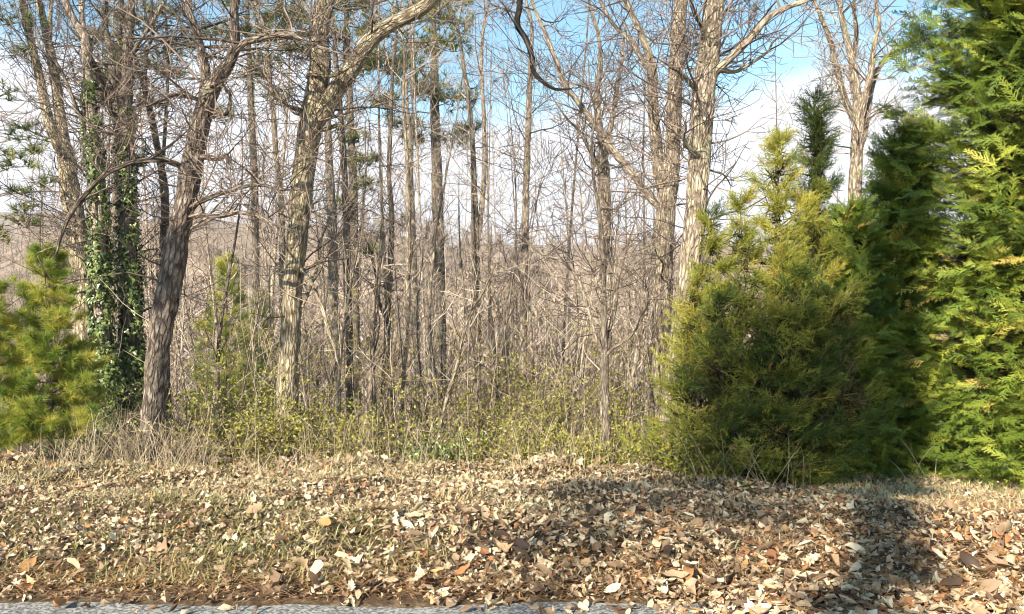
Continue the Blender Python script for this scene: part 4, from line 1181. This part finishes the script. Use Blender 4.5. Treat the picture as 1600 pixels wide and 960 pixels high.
def shard(seed):
    """a small curled dead leaf or a broken piece of one: 8 triangles"""
    r = random.Random(seed); w = r.uniform(.22, .42); cu, fo, tw = r.uniform(-1, 1.4), r.uniform(-.4, 1.1), r.uniform(-1, 1)
    o = [(-.5, 0), (-.22, w * .8), (.15, w), (.5, r.uniform(-.1, .1)), (.18, -w * r.uniform(.6, 1)), (-.2, -w * r.uniform(.5, 1)), (-.18, 0), (.2, 0)]
    V = np.array([(x, y * (1 - .35 * abs(fo)), cu * x * x + fo * abs(y) + tw * x * y) for x, y in o]); V[:, 2] -= V[:, 2].mean()
    return V, [np.array([(0, 6, 1), (6, 7, 2), (6, 2, 1), (7, 3, 2), (0, 5, 6), (5, 4, 6), (4, 7, 6), (4, 3, 7)])]


SHARDS = [shard(s) for s in range(10)] + [LEAVES[j] for j in (1, 4, 5)]


def bank_points(n, y0, y1, xpad=0.4, power=1.0, front=None):
    y = y0 + (y1 - y0) * rng.random(n) ** power
    x = rng.uniform(-1, 1, n) * (0.66 * y + xpad)
    return x, y


def lay(n, y0, y1, smin, smax, keep=None, lift=(0.0, 0.07), tilt=0.55, power=1.0):
    x, y = bank_points(n, y0, y1, power=power)
    if keep is not None:
        k = rng.random(n) < keep(x, y); x, y = x[k], y[k]
    n = len(x)
    z = np.maximum(H(x, y), np.where(y < 4.3, 0.012, -99)) + rng.uniform(*lift, n) * np.where(y < 4.25, 0.35, 1)
    pos = np.stack([x, y, z], -1)
    az = rng.uniform(0, 2 * math.pi, n)
    X = np.stack([np.cos(az), np.sin(az), rng.normal(0, tilt, n)], -1)
    Nn = np.stack([rng.normal(0, tilt, n), rng.normal(0, tilt, n) - 0.15, 1 + 0 * az], -1)
    return pos, frames(X, Nn), rng.uniform(smin, smax, n)


def tint_for(pos):
    n = len(pos)
    t = np.clip(rng.beta(1.5, 1.35, n) * 0.92, 0, .9)
    # warmer leaves at the right and near the road
    warm = 0.10 + 0.25 * ss(1.0, 3.0, pos[:, 0]) * (1 - ss(5.6, 6.8, pos[:, 1]))
    return np.where(rng.random(n) < warm, rng.uniform(.86, 1.0, n), t)


# individual leaves, the largest in view
def near_keep(x, y):
    edge = 4.31 - 0.20 * ss(0.9, 1.5, x) + 0.05 * np.sin(x * 2.3) * np.sin(x * 5.1 + 1)
    return np.where(y > edge, 1.0, 0.22)


mes = []
for j, (V0, fs) in enumerate(LEAVES):
    mes.append(make_mesh('leaf', V0, fs, M['leaf']))
pos, Mx, sc = lay(620, 4.12, 6.0, 0.075, 0.16, lambda x, y: near_keep(x, y) * (0.25 + 0.75 * ss(-1.8, -0.4, x)), (0.035, 0.11), 0.5)
from mathutils import Matrix
order = np.argsort(-sc / pos[:, 1])[:300]
for c, j in enumerate(order):
    o = bpy.data.objects.new('leaf', mes[c % len(mes)])
    COL.objects.link(o)
    m4 = np.eye(4); m4[:3, :3] = Mx[j] * sc[j]; m4[:3, 3] = pos[j]
    o.parent = ground
    o.matrix_local = Matrix(m4.tolist())

parts = []
dens = lambda x, y: near_keep(x, y) * np.clip(0.45 + 0.55 * ss(-1.5, 1.0, x) + 0.3 * np.sin(x * 1.9 + 2 * np.sin(y * 1.7)), 0.25, 1)
for a in ((6500, 4.08, 5.7, 0.028, 0.095, dens, (0.0, 0.08), 0.5),
          (11500, 5.4, 7.4, 0.025, 0.08, dens, (0.0, 0.07), 0.55),
          (12000, 7.0, 9.6, 0.028, 0.085, None, (0.0, 0.06), 0.55),
          (15000, 4.25, 7.4, 0.014, 0.045, None, (0.0, 0.07), 0.7),
          (5500, 9.4, 17, 0.07, 0.16, None, (0.0, 0.08), 0.6)):
    parts.append(lay(*a))
dx = rng.uniform(0.75, 3.1, 1500); dy = rng.uniform(3.95, 4.5, 1500)
az = rng.uniform(0, 6.28, 1500)
parts.append((np.stack([dx, dy, np.maximum(H(dx, dy), 0.012) + rng.uniform(0, .05, 1500) * ss(.75, 1.4, dx)], -1), frames(np.stack([np.cos(az), np.sin(az), rng.normal(0, .3, 1500)], -1), np.stack([rng.normal(0, .35, 1500), rng.normal(0, .35, 1500) - .1, 1 + 0 * az], -1)), rng.uniform(.03, .11, 1500) * (0.5 + 0.5 * ss(.75, 1.3, dx))))
pos = np.concatenate([p[0] for p in parts]); Mx = np.concatenate([p[1] for p in parts]); sc = np.concatenate([p[2] for p in parts])
Vv, Ff, Tt = scatter(SHARDS, pos, Mx, sc, tint_for(pos))
link('leaf_litter', make_mesh('leaf_litter', Vv, Ff, M['litter'], None, {'tint': Tt}, False), ground, 'stuff')

# small heaps of pale leaves on the crest
hp = []
for px, py, n in ((840, 722, 30), (560, 722, 16), (465, 722, 12), (790, 715, 18), (880, 715, 22)):
    y = 9.0; x = (px - CX) / F * y
    xx = rng.normal(x, .22, n); yy = rng.normal(y, .18, n)
    hp.append(np.stack([xx, yy, H(xx, yy) + rng.uniform(.03, .15, n)], -1))
pos = np.concatenate(hp); n = len(pos)
Vv, Ff, Tt = scatter(LEAVES, pos, frames(rng.normal(0, 1, (n, 3)) * [1, 1, .5], rng.normal(0, .6, (n, 3)) + [0, -.4, 1]), rng.uniform(.08, .16, n), rng.uniform(.4, .85, n))
link('leaf_pile', make_mesh('leaf_pile', Vv, Ff, M['litter'], None, {'tint': Tt}, False), ground, 'stuff')


# ------------------------------------------------------------------ grass blades and needles in the leaves
def blades(n, y0, y1, lmin, lmax, w, keep, mat, name, flat=0.0, tintf=None):
    x, y = bank_points(n, y0, y1)
    k = rng.random(n) < keep(x, y); x, y = x[k], y[k]; n = len(x)
    b = np.stack([x, y, H(x, y) + (rng.uniform(.02, .09, n) if flat else rng.uniform(0, .05, n))], -1)
    az = rng.uniform(0, 2 * math.pi, n); ln = rng.uniform(lmin, lmax, n)
    lean = rng.uniform(.6, 1.45, n) if not flat else rng.uniform(1.3, 1.65, n)
    d = np.stack([np.cos(az) * np.sin(lean), np.sin(az) * np.sin(lean), np.cos(lean)], -1)
    s = np.stack([-np.sin(az), np.cos(az), 0 * az], -1)
    mid = b + d * (ln * .55)[:, None]
    tip = b + d * ln[:, None] + np.array([0, 0, -1]) * (ln * (.25 if not flat else .02))[:, None]
    h = (w * rng.uniform(.6, 1.3, n))[:, None]
    V = np.stack([b - s * h / 2, b + s * h / 2, mid + s * h / 2.4, mid - s * h / 2.4, tip], 1).reshape(-1, 3)
    o = (np.arange(n) * 5)[:, None]
    q = o + np.array([[0, 1, 2, 3]]); t = o + np.array([[3, 2, 4]])
    tn = np.repeat(np.clip(0.1 + tintf(x, y) + rng.normal(0, .18, n), 0, 1), 5)
    link(name, make_mesh(name, V, [q, t], M[mat], None, {'tint': tn}, False), None, 'stuff')


patch = lambda x, y: np.clip(0.5 + 0.5 * np.sin(x * 2.3 + 1.5 * np.sin(y * 2.1)) + 0.35 * np.sin(x * 5.7 - y * 4.1), 0, 1)
left = lambda x: 1 - ss(-1.2, 0.8, x)
right = lambda x: ss(3.0, 3.7, x)
blades(62000, 4.42, 9.4, .05, .17, .006, lambda x, y: np.clip(patch(x, y) * (0.22 + 0.62 * left(x) * (1 - 0.6 * ss(5.8, 7.2, y))) + 0.12 * left(x) + right(x) * ss(5.6, 6.5, y) * 0.9 + 0.16 * ss(6.5, 8, y), 0, 1), 'grass', 'grass', 0,
       lambda x, y: 0.75 - 0.32 * left(x) * (1 - ss(5.6, 7.0, y)) - 0.2 * np.sin(x * 3 + y * 2) ** 2)
blades(20000, 4.24, 7.2, .06, .16, .004, lambda x, y: np.clip((1 - ss(4.5, 5.0, y)) + ss(0.6, 1.6, x) * 0.8 * patch(x + 2, y), 0, 1), 'needle_litter', 'pine_straw', 1, lambda x, y: 0.6 + 0 * x)

# ------------------------------------------------------------------ the far wooded hillside
def far_tree(seed):
    r = random.Random(seed)
    vs, ts = [], []

    def spike(a, b, w):
        a, b = np.array(a), np.array(b); d = b - a
        s = np.cross(d, (r.gauss(0, 1), r.gauss(0, 1), 0.1)); s /= np.linalg.norm(s)
        k = len(vs); vs.extend([a - s * w, a + s * w, b]); ts.append((k, k + 1, k + 2))
    spike((0, 0, -.1), (0, 0, .9), .018); spike((0, 0, -.1), (0, .01, .9), .018)
    for _ in range(40):
        t = r.uniform(.18, .85); az = r.uniform(0, 6.28); ln = r.uniform(.12, .36) * (1.25 - t)
        a = np.array([0, 0, t]); b = a + np.array([math.cos(az) * ln, math.sin(az) * ln, ln * r.uniform(.5, 1.2)])
        spike(a, b, .008)
        for _k in range(2):
            f = r.uniform(.3, .9); c = a + (b - a) * f
            spike(c, c + np.array([r.gauss(0, .07), r.gauss(0, .07), r.uniform(.02, .13)]), .005)
    return np.array(vs), [np.array(ts)]


FT = [far_tree(s) for s in range(6)]
n = 2300
y = np.concatenate([50 + 130 * rng.random(900), 170 + 240 * rng.random(n - 900)])
px = rng.uniform(-120, 1720, n)
x = (px - CX) / F * y
pos = np.stack([x, y, H(x, y)], -1)
az = rng.uniform(0, 6.28, n)
Mx = np.stack([np.stack([np.cos(az), -np.sin(az), 0 * az], -1), np.stack([np.sin(az), np.cos(az), 0 * az], -1), np.stack([0 * az, 0 * az, 1 + 0 * az], -1)], 1)
Vv, Ff, Tt = scatter(FT, pos, Mx, rng.uniform(8, 14, n), rng.random(n))
Tt = np.clip(0.55 * Tt + 0.3 + 0.3 * np.sin(Vv[:, 0] * .05 + 2 * np.sin(Vv[:, 1] * .03)) * np.sin(Vv[:, 1] * .045), 0, 1)
link('far_woods', make_mesh('far_woods', Vv, Ff, M['farwood'], None, {'tint': Tt}, False), None, 'stuff')

nP = 90
y = 120 + 260 * rng.random(nP); px = np.where(rng.random(nP) < .5, rng.normal(680, 130, nP), rng.uniform(-100, 1700, nP)); x = (px - CX) / F * y
hgt = rng.uniform(5, 10, nP); kk = 34
t_ = rng.random((nP, kk)); a_ = rng.uniform(0, 6.28, (nP, kk)); rr_ = (0.26 * (1 - t_) + .02) * hgt[:, None] * rng.uniform(.4, 1, (nP, kk))
pos = np.stack([x[:, None] + np.cos(a_) * rr_, y[:, None] + np.sin(a_) * rr_, H(x, y)[:, None] + (.1 + .9 * t_) * hgt[:, None]], -1).reshape(-1, 3)
Vv, Ff, Tt = scatter(FTUFT, pos, frames(np.stack([np.cos(a_), np.sin(a_), .4 + 0 * a_], -1).reshape(-1, 3), rand_dirs(nP * kk)), rng.uniform(.8, 1.5, nP * kk), rng.random(nP * kk) * .7)
link('far_pine_woods', make_mesh('far_pine_woods', Vv, Ff, M['farpine'], None, {'tint': Tt}, False), None, 'stuff')

# ------------------------------------------------------------------ across the road, behind the camera: what throws the shade
hd = np.array([math.sin(SUN_HEAD), math.cos(SUN_HEAD)]); rt = np.array([math.cos(SUN_HEAD), -math.sin(SUN_HEAD)])
D = 16.0
TE = math.tan(SUN_EL)


def behind(p, s, d=D):
    """the point d metres behind the camera whose shadow falls at cross-offset p and height-along-ray s"""
    q = -hd * d + rt * p
    return np.array([q[0], q[1], s + d * TE])


b0 = behind(-1.75, 0); b0[2] = h1(b0[0], b0[1])
root = thing('magnolia_tree', 'dense evergreen tree across the road that shades the verge', 'tree', b0)
tq = np.array([[0, 0, -.05, .16], [0.05, 0, 2, .14], [0, .05, 5, .12], [-.05, 0, 8, .09], [0, 0, 11.5, .04]])
link('trunk', bark_tube('trunk', spline(tq, .1), M['oak'], 16, 61, (0, 0, 0), flare=.3), root)
tb = Tubes(); random.seed(61)
lp = []
r = np.random.default_rng(61)
for (p, s, R) in ((-2.55, 3.5, .6), (-1.9, 3.5, .8), (-1.1, 3.4, .7), (-2.0, 4.4, .8), (-1.1, 4.3, .8), (-.5, 4.0, .5), (-1.6, 5.2, .75), (-.8, 5.2, .7), (-1.3, 5.9, .55), (-.7, 6.1, .5), (-2.2, 2.7, .35), ):
    c = behind(p, s, D + random.uniform(-.8, .8)) - b0
    a = np.array([0, 0, max(3, c[2] - 1.0)])
    tt = np.linspace(0, 1, 5)[:, None]
    tb.add(a + (c - a) * tt, np.linspace(.04, .012, 5), 5)
    k = int((400 if s > 4.6 else 170) * R * R / .5)
    d = rand_dirs(k) * (r.random(k) ** .45)[:, None] * r.choice([.75, 1.0, 1.45], k)[:, None]
    lp.append(c + d * R)
lp = np.concatenate(lp)
Vv, Ff, Tt = scatter(SLEAF, lp, frames(rand_dirs(len(lp)), rand_dirs(len(lp))), r.uniform(.13, .22, len(lp)), r.random(len(lp)))
link('foliage', make_mesh('foliage', Vv, Ff, M['ivy'], None, {'tint': Tt}, False), root, 'stuff')
link('limb', tb.mesh('limb', M['twig']), root, 'stuff')

b2 = behind(-7.9, 0, 9.0); b2[2] = h1(b2[0], b2[1])
root = thing('magnolia_tree', 'slender evergreen tree across the road with two small clumps', 'tree', b2)
link('trunk', bark_tube('trunk', spline(np.array([[0, 0, -.05, .10], [0.05, 0, 3, .08], [0, .05, 7, .06], [0, 0, 10.3, .03]]), .1), M['oak'], 14, 62, (0, 0, 0), flare=.3), root)
lp = []; tb = Tubes()
for (p, s_, R) in ((-7.75, 5.55, .36), (-7.95, 5.25, .28)):
    c = behind(p, s_, 9.0) - b2
    a = np.array([0, 0, c[2] - .5]); tt = np.linspace(0, 1, 5)[:, None]
    tb.add(a + (c - a) * tt, np.linspace(.03, .01, 5), 5)
    k = int(1000 * R * R / .5); lp.append(c + rand_dirs(k) * (r.random(k) ** .4)[:, None] * R)
lp = np.concatenate(lp)
Vv, Ff, Tt = scatter(SLEAF, lp, frames(rand_dirs(len(lp)), rand_dirs(len(lp))), r.uniform(.13, .2, len(lp)), r.random(len(lp)))
link('foliage', make_mesh('foliage', Vv, Ff, M['ivy'], None, {'tint': Tt}, False), root, 'stuff')
link('limb', tb.mesh('limb', M['twig']), root, 'stuff')

b1 = behind(-0.2, 0, 9.0); b1[2] = h1(b1[0], b1[1])
root = thing('magnolia_tree', 'tall narrow evergreen across the road behind the viewer', 'tree', b1)
q = spline(np.array([[0, 0, -.05, .16], [0.05, 0, 3, .13], [-.05, .03, 8, .09], [.04, 0, 12, .05], [0, 0, 15, .02]]), .1)
link('trunk', bark_tube('trunk', q, M['oak'], 16, 66, (0, 0, 0), flare=.3), root)
lp = []; tb = Tubes(); random.seed(66)
for z_ in np.arange(6.9, 14.6, 0.21):
    az = random.uniform(0, 6.28); R = random.uniform(.12, .22) * (0.8 + 0.65 * min(1, max(0, (z_ - 8.2) / 2.5)))
    c = np.array([math.cos(az) * random.uniform(.02, .22), math.sin(az) * random.uniform(.02, .22), z_ + random.uniform(-.1, .1)])
    a = np.array([0, 0, z_ - .3]); tt = np.linspace(0, 1, 4)[:, None]
    tb.add(a + (c - a) * tt, np.linspace(.02, .006, 4), 4)
    k = int(2300 * R * R / .5) + 8; lp.append(c + rand_dirs(k) * (r.random(k) ** .5 * r.choice([.8, 1.1, 1.7], k))[:, None] * R)
lp = np.concatenate(lp)
Vv, Ff, Tt = scatter(SLEAF, lp, frames(rand_dirs(len(lp)), rand_dirs(len(lp))), r.uniform(.10, .2, len(lp)), r.random(len(lp)))
link('foliage', make_mesh('foliage', Vv, Ff, M['ivy'], None, {'tint': Tt}, False), root, 'stuff')
link('limb', tb.mesh('limb', M['twig']), root, 'stuff')

# ------------------------------------------------------------------ the air
m, t, N, L = new_mat('haze_air')
pv = N('ShaderNodeVolumePrincipled'); pv.inputs['Color'].default_value = (0.86, 0.90, 1.0, 1); pv.inputs['Density'].default_value = 0.00017
o = N('ShaderNodeOutputMaterial'); L(pv.outputs[0], o.inputs['Volume'])
zmin = float(Z.min()) - 1.0; zmax = float(Z.max()) + 20.0
q = [(-3400, -90, zmin), (3400, -90, zmin), (3400, 3300, zmin), (-3400, 3300, zmin), (-3400, -90, zmax), (3400, -90, zmax), (3400, 3300, zmax), (-3400, 3300, zmax)]
link('haze', make_mesh('haze', q, [np.array([(0, 3, 2, 1), (4, 5, 6, 7), (0, 1, 5, 4), (1, 2, 6, 5), (2, 3, 7, 6), (3, 0, 4, 7)])], m, smooth=False), None, 'stuff')
